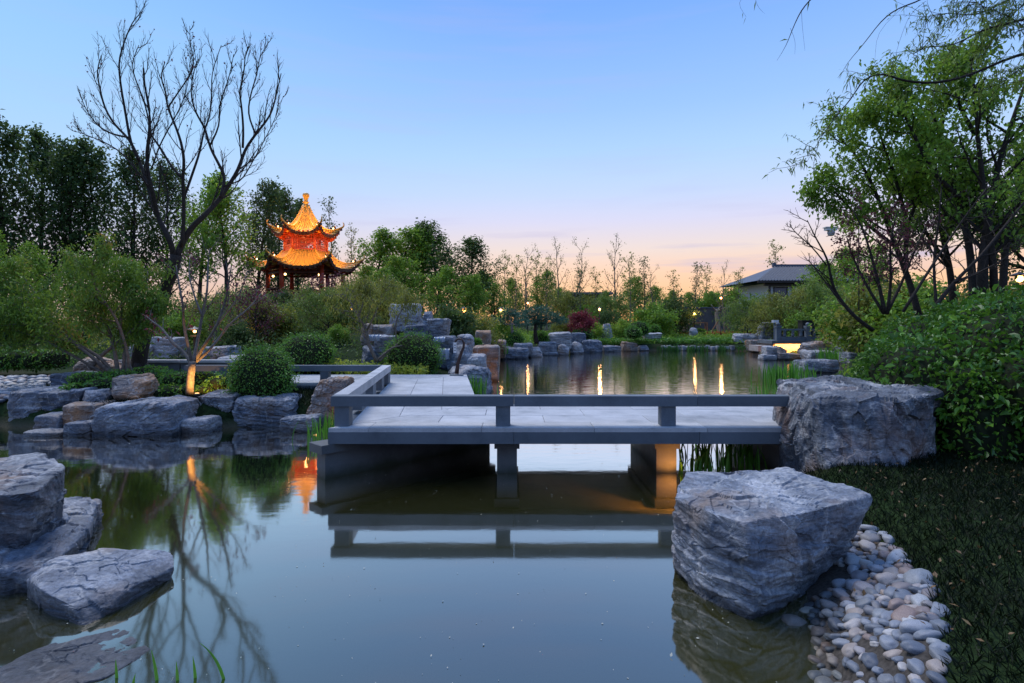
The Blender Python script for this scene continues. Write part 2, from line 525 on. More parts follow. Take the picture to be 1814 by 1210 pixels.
def ground_z(x, y):
    x, y = np.asarray(x, float), np.asarray(y, float)
    s = pond_sd(x, y)
    beach = np.exp(-(((x - 2.4) / 1.5) ** 2 + ((y - 3.9) / 2.2) ** 2))
    steep = 2.6 * (1 - beach) + 0.42 * beach
    out = 0.42 * np.tanh(np.maximum(s, 0) * steep / 0.42) + 0.035 * np.clip(s - 0.8, 0, 16)
    dep = -1.1 * np.tanh(np.maximum(-s, 0) * (0.85 * (1 - beach) + 0.30 * beach) / 1.1)
    z = np.where(s > 0, out, dep)
    far = np.clip(s / 3.0, 0, 1)
    z = z + far * (2.3 * np.exp(-(((x + 12.5) / 8.0) ** 2 + ((y - 35) / 9.0) ** 2)) + 1.0 * np.exp(-(((x + 4.6) / 2.6) ** 2 + ((y - 19.5) / 3.2) ** 2)))
    p = np.stack([x.ravel(), y.ravel(), np.zeros(x.size)], 1)
    return z + (0.03 * perlin(p * 0.9, 4)).reshape(x.shape) * np.clip(np.abs(s) * 2, 0, 1)


def gz(x, y):
    return float(ground_z(np.array([x]), np.array([y]))[0])


gx = np.concatenate([[-900, -300, -140, -90, -60, -44, -34, -28, -24], np.arange(-21, -9, 0.5), np.arange(-9, 1, 0.2), np.arange(1, 5, 0.09), np.arange(5, 12, 0.3), np.arange(12, 22, 0.5), [23, 26, 30, 36, 46, 60, 90, 140, 300, 900]])
gy = np.concatenate([[-400, -60, -20, -8, -3, -1], np.arange(0, 6.5, 0.09), np.arange(6.5, 16, 0.2), np.arange(16, 42, 0.5), [43, 45, 48, 52, 57, 63, 72, 90, 120, 200, 400, 900, 1500]])
GX, GY = np.meshgrid(gx, gy, indexing='ij')
g = Geo()
g.grid(np.stack([GX, GY, ground_z(GX, GY)], 2))
m, nt, b, N, L = new_mat('ground_soil_and_turf')
geo = N('ShaderNodeNewGeometry')
n1 = N('ShaderNodeTexNoise'); n1.inputs['Scale'].default_value = 0.5; n1.inputs['Detail'].default_value = 6
n2 = N('ShaderNodeTexNoise'); n2.inputs['Scale'].default_value = 22; n2.inputs['Detail'].default_value = 6
for n in (n1, n2):
    L(geo.outputs['Position'], n.inputs['Vector'])
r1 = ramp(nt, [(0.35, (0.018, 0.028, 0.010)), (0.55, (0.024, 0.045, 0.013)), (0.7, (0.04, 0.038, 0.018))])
L(n1.outputs[0], r1.inputs[0])
r2 = ramp(nt, [(0.3, (0.5,) * 3), (0.7, (1.3,) * 3)])
L(n2.outputs[0], r2.inputs[0])
x = N('ShaderNodeMix'); x.data_type = 'RGBA'; x.blend_type = 'MULTIPLY'; x.inputs[0].default_value = 1
L(r1.outputs[0], x.inputs[6]); L(r2.outputs[0], x.inputs[7])
sp = N('ShaderNodeSeparateXYZ'); L(geo.outputs['Position'], sp.inputs[0])
mud = N('ShaderNodeMapRange'); mud.inputs['From Min'].default_value = 0.02; mud.inputs['From Max'].default_value = 0.16
L(sp.outputs['Z'], mud.inputs['Value'])
y = N('ShaderNodeMix'); y.data_type = 'RGBA'; y.inputs[6].default_value = (0.085, 0.075, 0.045, 1)
L(mud.outputs[0], y.inputs[0]); L(x.outputs[2], y.inputs[7]); L(y.outputs[2], b.inputs['Base Color'])
b.inputs['Roughness'].default_value = 0.95
b.inputs['Specular IOR Level'].default_value = 0.1
bp = N('ShaderNodeBump'); bp.inputs['Strength'].default_value = 0.7; bp.inputs['Distance'].default_value = 0.04
L(n2.outputs[0], bp.inputs['Height']); L(bp.outputs[0], b.inputs['Normal'])
tag(g.build('ground', m, smooth=True), kind='structure')

# mown lawn on the far bank, over the ground
lx, ly = np.meshgrid(np.linspace(4.5, 22, 50), np.linspace(37.6, 49, 40), indexing='ij')
g = Geo(); g.grid(np.stack([lx, ly, ground_z(lx, ly) + 0.03], 2))
M['lawn'] = plain('mown_lawn', (0.035, 0.10, 0.035), 0.9, var=0.3, scale=1.2, bump=0.4, spec=0.1, coord='Object')
tag(g.build('lawn', M['lawn'], smooth=True), kind='structure')

# the pond: one body of water, its surface calm near the viewer and faintly rippled further off
g = Geo()
g.box((2.0, 18.8, -1.0), (44, 38.0, 2.0))
m, nt, b, N, L = new_mat('pond_water')
nt.nodes.remove(b)
out = nt.nodes['Material Output']
geo = N('ShaderNodeNewGeometry')
sp = N('ShaderNodeSeparateXYZ'); L(geo.outputs['Position'], sp.inputs[0])
mp = N('ShaderNodeMapping'); mp.inputs['Scale'].default_value = (1.0, 2.2, 1.0); L(geo.outputs['Position'], mp.inputs[0])
n1 = N('ShaderNodeTexNoise'); n1.inputs['Scale'].default_value = 2.6; n1.inputs['Detail'].default_value = 3
n2 = N('ShaderNodeTexNoise'); n2.inputs['Scale'].default_value = 0.8; n2.inputs['Detail'].default_value = 2
for n in (n1, n2):
    L(mp.outputs[0], n.inputs['Vector'])
ds = N('ShaderNodeMapRange'); ds.inputs['From Min'].default_value = 4; ds.inputs['From Max'].default_value = 26
ds.inputs['To Min'].default_value = 0.008; ds.inputs['To Max'].default_value = 0.5
L(sp.outputs['Y'], ds.inputs['Value'])
b1 = N('ShaderNodeBump'); b1.inputs['Distance'].default_value = 0.02
L(ds.outputs[0], b1.inputs['Strength']); L(n1.outputs[0], b1.inputs['Height'])
b2 = N('ShaderNodeBump'); b2.inputs['Distance'].default_value = 0.02; b2.inputs['Strength'].default_value = 0.02
L(n2.outputs[0], b2.inputs['Height']); L(b1.outputs[0], b2.inputs['Normal'])
fr = N('ShaderNodeFresnel'); fr.inputs['IOR'].default_value = 1.52
L(b2.outputs[0], fr.inputs['Normal'])
gl = N('ShaderNodeBsdfGlossy'); gl.inputs['Roughness'].default_value = 0.055
gl.inputs['Color'].default_value = (1.0, 0.945, 0.87, 1)
L(b2.outputs[0], gl.inputs['Normal'])
tr = N('ShaderNodeBsdfTransparent'); tr.inputs['Color'].default_value = (0.86, 0.86, 0.66, 1)
df = N('ShaderNodeBsdfDiffuse'); df.inputs['Color'].default_value = (0.055, 0.055, 0.016, 1)
murk = N('ShaderNodeMixShader'); murk.inputs[0].default_value = 0.74
L(tr.outputs[0], murk.inputs[1]); L(df.outputs[0], murk.inputs[2])
mx = N('ShaderNodeMixShader')
fk = N('ShaderNodeMath'); fk.operation = 'MULTIPLY'; fk.use_clamp = True; fk.inputs[1].default_value = 3.4; L(fr.outputs[0], fk.inputs[0]); L(fk.outputs[0], mx.inputs[0]); L(murk.outputs[0], mx.inputs[1]); L(gl.outputs[0], mx.inputs[2])
L(mx.outputs[0], out.inputs['Surface'])
va = N('ShaderNodeVolumeAbsorption'); va.inputs['Color'].default_value = (0.62, 0.58, 0.22, 1); va.inputs['Density'].default_value = 2.6
L(va.outputs[0], out.inputs['Volume'])
tag(g.build('water', m), kind='structure')

# ------------------------------------------------------------------ the zigzag stone footbridge
DT = 0.59                                   # top of the paving
bridge = empty('footbridge', (0, 0, 0))
tag(bridge, 'low zigzag grey granite footbridge with thick slab railings over the pond', 'footbridge')
A_OUT, A_IN = np.array([-2.12, 6.5]), np.array([-0.50, 8.42])      # mitre at the near corner
B_OUT, B_IN = np.array([-1.06, 13.22]), np.array([-2.62, 11.35])   # mitre at the far corner
A_END = 4.3
C_END = -6.6


def clip(poly, p, n):
    """Keep the part of a plan polygon on the side of p that n points to."""
    o, k = [], len(poly)
    for i in range(k):
        a, c = poly[i], poly[(i + 1) % k]
        da, dc = np.dot(np.subtract(a, p), n), np.dot(np.subtract(c, p), n)
        if da >= 0:
            o.append(a)
        if da * dc < 0:
            o.append(np.add(a, (np.subtract(c, a)) * (da / (da - dc))))
    return o


def shrink(poly, k):
    """Inset a convex counter-clockwise polygon by k."""
    q = [tuple(v) for v in poly]
    n = len(poly)
    for i in range(n):
        a, c = np.array(poly[i]), np.array(poly[(i + 1) % n])
        e = c - a
        if np.linalg.norm(e) < 1e-6:
            continue
        nn = np.array([-e[1], e[0]]) / np.linalg.norm(e)
        q = clip(q, a + nn * k, nn)
        if len(q) < 3:
            return []
    return q


def area(poly):
    p = np.array(poly)
    return 0.5 * np.sum(p[:, 0] * np.roll(p[:, 1], -1) - np.roll(p[:, 0], -1) * p[:, 1])


def slab(poly, name='paving_slab', z0=DT - 0.05, z1=DT, mat='granite'):
    poly = [np.array(v) for v in poly]
    if len(poly) < 3:
        return
    if area(poly) < 0:
        poly = poly[::-1]
    poly = shrink(poly, 0.0022)
    if len(poly) < 3 or area(poly) < 0.01:
        return
    # drop doubled corners
    keep = [v for i, v in enumerate(poly) if np.linalg.norm(np.subtract(v, poly[i - 1])) > 1e-4]
    if len(keep) < 3:
        return
    g = Geo(); g.prism(keep, z0, z1 + rng.uniform(-0.0015, 0.0015), 0.004)
    g.build(name, M[mat], bridge)


def perp(v):
    return np.array([-v[1], v[0]])


mit1 = A_IN - A_OUT
keepA = perp(mit1) * -1     # right of the mitre
keepB = perp(mit1)
mit2 = B_IN - B_OUT
# near span: an edge course along the front, then rows of slabs
rows = [6.5, 6.86, 7.38, 7.9, 8.42]
for r in range(4):
    y0, y1 = rows[r], rows[r + 1]
    x = -2.2 + (0.0 if r % 2 else 0.55)
    edges = [-2.4] + list(np.arange(x, A_END, 1.3)) + [A_END]
    for x0, x1 in zip(edges[:-1], edges[1:]):
        if x1 - x0 < 0.05:
            continue
        slab(clip([(x0, y0), (x1, y0), (x1, y1), (x0, y1)], A_OUT, keepA))
# middle span, running away: three columns of slabs
bl0, bl1 = A_OUT, B_IN + (B_IN - A_OUT) * 0.5
br0, br1 = A_IN, B_OUT
dirB = (B_OUT - A_IN) / np.linalg.norm(B_OUT - A_IN)
nB = perp(dirB)             # to the left
wB = 1.62
for c in range(3):
    o0, o1 = c * wB / 3, (c + 1) * wB / 3
    t = -3.2 - 0.3 * (c % 2)
    while t < 6.2:
        a = A_IN + dirB * t
        q = [a + nB * o0, a + dirB * 0.95 + nB * o0, a + dirB * 0.95 + nB * o1, a + nB * o1]
        q = clip(q, A_OUT, keepB)
        if len(q) > 2:
            q = clip(q, B_OUT, perp(mit2) if np.dot(perp(mit2), A_IN - B_OUT) > 0 else -perp(mit2))
        slab(q)
        t += 0.95
# far span, running left
for r in range(3):
    y0, y1 = 11.35 + r * 0.62, 11.35 + (r + 1) * 0.62
    x = C_END - 0.4 * (r % 2)
    while x < -0.8:
        q = clip([(x, y0), (x + 1.2, y0), (x + 1.2, y1), (x, y1)], B_OUT, -perp(mit2) if np.dot(perp(mit2), A_IN - B_OUT) > 0 else perp(mit2))
        slab(q)
        x += 1.2


def beam_line(name, p0, p1, z0, z1, w, mat, piece=None, side=0.0):
    """Straight stone beams end to end along p0-p1, each its own block with a fine joint."""
    p0, p1 = np.array(p0, float), np.array(p1, float)
    d = p1 - p0; Lg = np.linalg.norm(d); d /= Lg
    nrm = perp(d)
    n = max(1, round(Lg / piece)) if piece else 1
    for i in range(n):
        a, c = p0 + d * (Lg * i / n + (0.002 if i else 0)), p0 + d * (Lg * (i + 1) / n - (0.002 if i < n - 1 else 0))
        q = [a + nrm * (side - w / 2), c + nrm * (side - w / 2), c + nrm * (side + w / 2), a + nrm * (side + w / 2)]
        if area(q) < 0:
            q = q[::-1]
        g = Geo()
        g.prism(q, z0, z1, 0.006)
        g.build(name, M[mat], bridge)


# slab edge beams under the paving (fascia)
beam_line('edge_beam', (-2.12, 6.58), (A_END, 6.58), DT - 0.185, DT - 0.052, 0.16, 'granite_dark_shaded', 1.95)
beam_line('edge_beam', (-0.5, 8.34), (A_END, 8.34), DT - 0.185, DT - 0.052, 0.16, 'granite_dark_shaded', 1.95)
beam_line('edge_beam', A_OUT + dirB * 0.1 + (0.08, 0), B_IN + (0.08, 0), DT - 0.185, DT - 0.052, 0.16, 'granite_dark_shaded', 1.6)
beam_line('edge_beam', A_IN + (-0.08, 0.1), B_OUT + (-0.08, -0.05), DT - 0.185, DT - 0.052, 0.16, 'granite_dark_shaded', 1.6)
beam_line('edge_beam', (C_END, 11.43), (-2.7, 11.43), DT - 0.185, DT - 0.052, 0.16, 'granite_dark_shaded', 1.9)
beam_line('edge_beam', (C_END, 13.14), (-1.1, 13.14), DT - 0.185, DT - 0.052, 0.16, 'granite_dark_shaded', 1.9)
# underslab that carries the paving
for q in ([(-1.9, 6.67), (A_END, 6.67), (A_END, 8.25), (-0.55, 8.25)], [A_OUT + (0.25, 0.35), A_IN + (-0.2, 0.0), B_OUT + (-0.2, -0.2), B_IN + (0.2, 0)],
          [(C_END, 11.52), (-2.7, 11.52), (-1.3, 13.05), (C_END, 13.05)]):
    g = Geo(); g.prism(q, DT - 0.17, DT - 0.054); g.build('underslab', M['granite'], bridge)

RT, RB, RW = 0.945, 0.825, 0.165
# railings: near front, receding left side, far front
railA = [(-2.03, 6.66), (A_END, 6.66)]
p_c = np.array([-2.03, 6.66])
railB0 = p_c + np.array([0.0, 0.085]); railB1 = np.array([-2.535, 11.42])
beam_line('rail', (-2.115, 6.66), (A_END, 6.66), RB, RT, RW, 'granite_dark_shaded', 2.0)
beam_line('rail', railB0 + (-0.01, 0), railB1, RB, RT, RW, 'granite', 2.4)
beam_line('rail', (C_END, 11.44), (-2.63, 11.44), RB, RT - 0.003, RW, 'granite_dark_shaded', 1.9)


def post(x, y, rz=0.0, mat='granite_dark_shaded'):
    g = Geo(); g.box((x, y, (DT + RB) / 2 + 0.001), (0.17, 0.15, RB - DT - 0.004), rz)
    g.build('rail_post', M[mat], bridge)


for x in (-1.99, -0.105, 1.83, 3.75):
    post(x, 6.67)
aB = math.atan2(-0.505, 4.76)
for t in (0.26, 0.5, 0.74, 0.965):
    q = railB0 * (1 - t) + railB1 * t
    g = Geo(); g.box((q[0], q[1], (DT + RB) / 2 + 0.001), (0.14, 0.34, RB - DT - 0.004), -aB); g.build('rail_post', M['granite_dark_shaded'], bridge)
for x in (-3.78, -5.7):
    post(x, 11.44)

# the bearing wall under the corner and the piers
wa, wb = np.array([-2.22, 6.56]), np.array([-0.4, 8.42])
dw = (wb - wa) / np.linalg.norm(wb - wa); nw = perp(dw)


def wall_piece(name, a, c, w, z0, z1, mat):
    q = [a - nw * w / 2, c - nw * w / 2, c + nw * w / 2, a + nw * w / 2]
    g = Geo(); g.prism(q, z0, z1, 0.006); return g.build(name, M[mat], bridge)


wall_piece('bearing_wall', wa, wb, 0.2, -1.0, 0.30, 'concrete')
wall_piece('bearing_cap', wa - dw * 0.07, wb + dw * 0.07, 0.3, 0.302, 0.402, 'concrete')
for x in (-0.06, 1.85, 3.32):
    g = Geo(); g.prism([(x - 0.12, 6.76), (x + 0.12, 6.76), (x + 0.12, 8.24), (x - 0.12, 8.24)], -1.0, 0.30, 0.006); pier = g.build('pier', M['concrete'], bridge)
    g = Geo(); g.prism([(x - 0.15, 6.71), (x + 0.15, 6.71), (x + 0.15, 8.29), (x - 0.15, 8.29)], 0.302, 0.402, 0.006); g.build('pier_cap', M['concrete'], pier)
for (x, y) in ((-0.75, 10.6), (-2.25, 10.6)):
    g = Geo(); g.box((x, y, -0.3), (0.3, 0.35, 1.4)); g.build('pier', M['concrete'], bridge)
for x in (-3.3, -5.4):
    g = Geo(); g.box((x, 12.3, -0.1), (0.3, 1.5, 1.0)); g.build('pier', M['concrete'], bridge)

# ------------------------------------------------------------------ the hexagonal pagoda on its hill
M['glaze'] = plain('yellow_glazed_tile', (0.70, 0.36, 0.05), 0.42, var=0.08, scale=9, bump=0.1, spec=0.5)
M['glaze_trim'] = plain('dark_glazed_eave_tile', (0.10, 0.035, 0.018), 0.45, var=0.3, scale=9, bump=0.1)
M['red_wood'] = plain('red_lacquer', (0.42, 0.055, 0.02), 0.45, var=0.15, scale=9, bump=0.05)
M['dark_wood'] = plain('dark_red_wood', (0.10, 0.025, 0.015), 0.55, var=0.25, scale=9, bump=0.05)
PX, PY = (542 - 907) * 0.034, 34.0
pag = empty('pagoda', (PX, PY, 0))
tag(pag, 'two tier hexagonal pagoda with glowing yellow tiled roofs on the wooded hill', 'pagoda')
TH = [R(-(167 - 60 * k)) for k in range(6)]     # corners; -y faces the viewer


def roof(z_eave, z_top, r_eave, r_top, lift, curve, tiles, apex):
    """One tier: six curved tiled faces, raised rows of tiles, hip ridges ending in horns, dark eave tiles, soffit."""
    def pt(k, u, v):
        a, c = TH[k], TH[(k + 1) % 6]
        ca, cc = np.array([math.cos(a), math.sin(a)]), np.array([math.cos(c), math.sin(c)])
        w = (u + 1) / 2
        rr = r_top + (r_eave - r_top) * v
        flare = 1 + 0.10 * abs(u) ** 5 * v ** 3
        xy = (ca * (1 - w) + cc * w) * rr * flare
        z = z_top + (z_eave - z_top) * (1 - (1 - v) ** curve) + lift * abs(u) ** 3.2 * v ** 2.2
        return np.array([xy[0], xy[1], z])
    us, vs = np.linspace(-1, 1, 19), np.linspace(0, 1, 12)
    for k in range(6):
        g = Geo()
        X = np.array([[pt(k, u, v) for u in us] for v in vs])
        g.grid(X)
        # underside, a hand below the tiles
        g.grid(X[:, ::-1] - np.array([0, 0, 0.10]))
        face = g.build('roof_face', M['glaze'], pag, smooth=True)
        for t in range(tiles):
            u = -1 + 2 * (t + 0.5) / tiles
            uu = u
            row = np.array([pt(k, uu, v) + (0, 0, 0.012) for v in np.linspace(0.02, 1.0, 9)])
            g = Geo(); g.tube(row, 0.05 * (0.6 + 0.4 * np.linspace(0.3, 1, 9)), 5); g.build('tile_row', M['glaze'], face, smooth=True)
        # eave edge: dark scalloped tile ends
        g = Geo()
        e = np.array([pt(k, u, 1.0) for u in np.linspace(-1, 1, 2 * tiles + 1)])
        for i in range(len(e)):
            g.box(e[i] + (0, 0, -0.05 - 0.035 * (i % 2)), (0.12, 0.12, 0.13 + 0.04 * (i % 2)), TH[k])
        g.build('eave_edge', M['glaze_trim'], face)['kind'] = 'stuff'
        # soffit boards back to the body
        g = Geo()
        s0 = np.array([pt(k, u, 0.97) + (0, 0, -0.16) for u in us])
        s1 = np.array([pt(k, u, 0.25) for u in us]); s1[:, 2] = z_eave + 0.10 + 0.25 * lift
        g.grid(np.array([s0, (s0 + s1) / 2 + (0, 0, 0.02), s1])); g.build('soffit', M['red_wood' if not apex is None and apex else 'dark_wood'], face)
        # rafters under the eave
        g = Geo()
        for u in np.linspace(-0.9, 0.9, 9):
            a, c = pt(k, u, 0.98) + (0, 0, -0.20), pt(k, u * 0.9, 0.35)
            c[2] = z_eave + 0.05 + 0.25 * lift
            g.tube(np.array([a, c]), 0.028, 4)
        g.build('rafter', M['red_wood'], face)
        # hip ridge with an upturned horn
        hip = [pt(k, -1, v) + (0, 0, 0.05) for v in np.linspace(0.0, 1, 14)]
        d = hip[-1] - hip[-2]; d[2] = 0; d /= np.linalg.norm(d)
        tip = hip[-1]
        hip += [tip + d * 0.10 + (0, 0, 0.05), tip + d * 0.17 + (0, 0, 0.15), tip + d * 0.17 + (0, 0, 0.27), tip + d * 0.10 + (0, 0, 0.34)]
        g = Geo(); g.tube(np.array(hip), np.array([0.065] * 14 + [0.055, 0.045, 0.035, 0.02]), 7); rid = g.build('hip_ridge', M['glaze'], pag, smooth=True)
        g = Geo(); g.lathe([(0.0, 0.0), (0.07, 0.02), (0.06, 0.12), (0.02, 0.2), (0.0, 0.21)], hip[11] + (0, 0, 0.05), 8); g.build('ridge_ornament', M['glaze_trim'], rid, smooth=True)
    return pt


pt_low = roof(4.98, 6.08, 2.95, 1.28, 0.62, 1.9, 11, False)
pt_up = roof(7.02, 8.85, 1.84, 0.13, 0.52, 2.3, 8, True)
# finial
g = Geo()
g.lathe([(0.0, 8.72), (0.24, 8.74), (0.2, 8.84), (0.12, 8.92), (0.13, 9.0), (0.19, 9.06), (0.12, 9.12), (0.11, 9.22), (0.15, 9.34), (0.2, 9.44), (0.19, 9.54), (0.13, 9.61), (0.0, 9.64)], (0, 0, 0), 14)
g.build('finial', M['glaze'], pag, smooth=True)
# upper storey: corner posts, lattice panels with a window opening, rails
rb = 1.2
for k in range(6):
    a, c = TH[k], TH[(k + 1) % 6]
    pa, pc = rb * np.array([math.cos(a), math.sin(a)]), rb * np.array([math.cos(c), math.sin(c)])
    g = Geo(); g.tube([(pa[0], pa[1], 6.0), (pa[0], pa[1], 7.25)], 0.085, 8); g.build('corner_post', M['red_wood'], pag, smooth=True)
    e = pc - pa; ln = np.linalg.norm(e); e /= ln
    rz = math.atan2(e[1], e[0])
    g = Geo()
    mid = (pa + pc) / 2
    for z, h in ((6.13, 0.1), (6.40, 0.05), (6.74, 0.05), (6.98, 0.12)):
        g.box((mid[0], mid[1], z), (ln - 0.17, 0.06, h), rz)
    pn = g.build('lattice_frame', M['red_wood'], pag)
    g = Geo()
    for t in np.linspace(0.12, 0.88, 9):
        q = pa + e * ln * t
        if 0.33 < t < 0.67:
            g.box((q[0], q[1], 6.27), (0.03, 0.035, 0.24), rz)
        else:
            g.box((q[0], q[1], 6.55), (0.03, 0.035, 0.82), rz)
    for z in (6.24, 6.31, 6.50, 6.58, 6.66, 6.82, 6.9):
        for t0, t1 in (((0.08, 0.92),) if (z < 6.4 or z > 6.7) else ((0.08, 0.34), (0.66, 0.92))):
            q = pa + e * ln * (t0 + t1) / 2
            g.box((q[0], q[1], z), (ln * (t1 - t0), 0.03, 0.025), rz)
    g.build('lattice', M['red_wood'], pn)
    # bracket band under the upper eave
    g = Geo()
    for t in np.linspace(0.1, 0.9, 5):
        q = (pa + e * ln * t)
        o = np.array([e[1], -e[0]])
        for s, z in ((0.0, 7.02), (0.12, 7.09), (0.24, 7.16)):
            g.box((q[0] + o[0] * s, q[1] + o[1] * s, z), (0.10, 0.2, 0.06), rz)
    g.build('bracket', M['red_wood'], pag)
g = Geo(); g.prism([(1.3 * math.cos(t), 1.3 * math.sin(t)) for t in TH], 5.98, 6.05); g.build('upper_floor', M['dark_wood'], pag)
# ground storey: columns on stone drums, lintels, bench rail, stone base
rl = 2.15
PB = gz(PX, PY)
for k in range(6):
    a, c = TH[k], TH[(k + 1) % 6]
    pa, pc = rl * np.array([math.cos(a), math.sin(a)]), rl * np.array([math.cos(c), math.sin(c)])
    g = Geo(); g.tube([(pa[0], pa[1], PB + 0.3), (pa[0], pa[1], 5.2)], 0.13, 10); col = g.build('column', M['red_wood'], pag, smooth=True)
    g = Geo(); g.lathe([(0, PB + 0.25), (0.2, PB + 0.26), (0.22, PB + 0.34), (0.15, PB + 0.42), (0, PB + 0.43)], (pa[0], pa[1], 0), 10); g.build('column_base', M['granite'], col)
    e = pc - pa; ln = np.linalg.norm(e); rz = math.atan2(e[1], e[0]); mid = (pa + pc) / 2
    g = Geo()
    g.box((mid[0], mid[1], 5.0), (ln - 0.2, 0.14, 0.22), rz); g.box((mid[0], mid[1], 4.72), (ln - 0.2, 0.1, 0.12), rz)
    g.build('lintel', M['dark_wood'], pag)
    if k not in (1,):
        g = Geo()
        g.box((mid[0], mid[1], PB + 0.72), (ln - 0.25, 0.3, 0.06), rz)
        for t in np.linspace(-0.42, 0.42, 9):
            g.box((mid[0] + e[0] * t, mid[1] + e[1] * t, PB + 0.5), (0.05, 0.05, 0.4), rz)
        g.build('bench_rail', M['dark_wood'], pag)
g = Geo(); g.prism([(2.9 * math.cos(t), 2.9 * math.sin(t)) for t in TH], PB - 0.6, PB + 0.28, 0.02); g.build('stone_base', M['granite'], pag)
M['warm_bulb'] = emit('warm_bulb', (1.0, 0.62, 0.25), 7)


def point(name, loc, power, col=(1.0, 0.50, 0.16), size=0.06, parent=None):
    d = bpy.data.lights.new(name, 'POINT'); d.energy = power; d.color = col; d.shadow_soft_size = size
    o = link(name, d, parent, loc)
    return o


def spot(name, loc, aim, power, ang, col=(1.0, 0.54, 0.15), size=0.05, parent=None, blend=0.7):
    d = bpy.data.lights.new(name, 'SPOT'); d.energy = power; d.color = col; d.spot_size = R(ang); d.spot_blend = blend; d.shadow_soft_size = size
    o = link(name, d, parent, loc)
    o.rotation_euler = Vector(tuple(float(v) for v in aim)).to_track_quat('-Z', 'Y').to_euler()
    return o


# the pagoda's own floodlights: a bulb on each hip end, a strip of lamps inside the storeys
for k in range(6):
    for ptf, pw, nm in ((pt_low, 26, 'hip_lamp'), (pt_up, 22, 'hip_lamp')):
        q = ptf(k, -1, 0.80)
        d = np.array([math.cos(TH[k]), math.sin(TH[k])])
        g = Geo(); g.lathe([(0, 0), (0.03, 0.01), (0.04, 0.05), (0.025, 0.08), (0, 0.09)], (q[0], q[1], q[2] + 0.12), 8)
        g.build(nm, M['warm_bulb'], pag)
        spot('flood_light', (q[0] + d[0] * 0.25, q[1] + d[1] * 0.25, q[2] + 0.42), (-d[0], -d[1], 0.12), pw * 2.6, 120, parent=pag)
for k in range(6):
    for ptf, pw in ((pt_low, 52), (pt_up, 52)):
        q = ptf(k, 0, 1.0); d = q[:2] / np.linalg.norm(q[:2])
        spot('flood_light', (q[0] + d[0] * 0.3, q[1] + d[1] * 0.3, q[2] + 0.55), (-d[0], -d[1], 0.1), pw, 125, parent=pag)
    a = (TH[k] + TH[(k + 1) % 6]) / 2 if k < 5 else (TH[5] + TH[0] + 2 * math.pi) / 2
    point('eave_light', (1.75 * math.cos(TH[k]), 1.75 * math.sin(TH[k]), 6.42), 7, (1, 0.36, 0.12), parent=pag)
point('room_light', (0, 0, 6.6), 14, (1.0, 0.36, 0.12), parent=pag)
for k in (1, 2, 0):
    q = rl * 0.86 * np.array([math.cos(TH[k]), math.sin(TH[k])])
    g = Geo(); g.lathe([(0, 0), (0.06, 0.02), (0.06, 0.1), (0, 0.12)], (q[0], q[1], 4.52), 8); g.build('column_lamp', M['warm_bulb'], pag)
    point('column_light', (q[0], q[1], 4.42), 0.8, (1, 0.45, 0.18), parent=pag, size=0.05)

# ------------------------------------------------------------------ buildings on the far bank
M['slate_roof'] = plain('slate_tile', (0.085, 0.10, 0.13), 0.6, var=0.25, scale=6, bump=0.3)
M['plaster'] = plain('white_plaster', (0.62, 0.62, 0.64), 0.8, var=0.06, scale=5, bump=0.1)
M['frame'] = plain('dark_window_frame', (0.04, 0.03, 0.028), 0.5, var=0.2, scale=20, bump=0.05)
M['glass'] = plain('window_glass', (0.06, 0.08, 0.11), 0.06, var=0.1, scale=3, bump=0.0, spec=0.9)
M['lit_glass'] = emit('lit_window_glass', (1.0, 0.6, 0.28), 0.35)
M['grey_wall'] = plain('grey_render', (0.10, 0.095, 0.10), 0.8, var=0.15, scale=3, bump=0.1)
hall = empty('tiled_hall', (26.2, 57, 0))
tag(hall, 'large hall with dark grey hipped tile roof and white walls beyond the lawn', 'building')
ez, rz_ = 5.7, 7.5
g = Geo()
x0, x1, y0, y1 = -3.6, 8.6, -5, 5
g.add([(x0, y0, ez), (x1, y0, ez), (x1, y1, ez), (x0, y1, ez), (0.4, 0, rz_), (5.2, 0, rz_)], [[0, 1, 5, 4], [2, 3, 4, 5]])
g.add([(x0, y0, ez), (x0, y1, ez), (0.4, 0, rz_), (x1, y0, ez), (x1, y1, ez), (5.2, 0, rz_)], [[1, 0, 2], [3, 4, 5]])
hr = g.build('roof', M['slate_roof'], hall)
for i in range(44):
    xx = x0 + 0.2 + (x1 - x0 - 0.4) * i / 43
    t = min(1.0, (xx - x0) / 4.0, (x1 - xx) / 3.5)
    g = Geo(); g.tube([(xx, y0, ez + 0.03), (xx, y0 + 5 * t, ez + 0.03 + (rz_ - ez) * t)], 0.06, 4); g.build('tile_row', M['slate_roof'], hr)
g = Geo(); g.box((2.8, 0, rz_ + 0.06), (5.2, 0.3, 0.28)); g.box((0.25, 0, rz_ + 0.16), (0.3, 0.34, 0.4)); g.box((5.3, 0, rz_ + 0.16), (0.3, 0.34, 0.4)); g.build('ridge', M['slate_roof'], hr)
g = Geo(); g.box((2.5, -4.85, ez - 0.1), (12.0, 0.2, 0.18)); g.box((2.5, -4.4, ez - 0.3), (10.4, 0.25, 0.3)); g.build('eave_beam', M['frame'], hall)
g = Geo(); g.box((2.6, 0, 3.1), (9.6, 8.4, 4.9)); g.build('wall', M['plaster'], hall)
for i, xx in enumerate(np.arange(-1.1, 6.8, 2.2)):
    lit = i in (3,)
    g = Geo()
    for dx in (-0.62, 0.62):
        g.box((xx + dx, -4.22, 3.7), (0.1, 0.08, 2.9))
    for z in (2.3, 4.3, 5.1):
        g.box((xx, -4.22, z), (1.14, 0.08, 0.1))
    w = g.build('window', M['frame'], hall)
    g = Geo(); g.box((xx, -4.2, 3.7), (1.2, 0.04, 2.7)); g.build('pane', M['lit_glass' if lit else 'glass'], w)
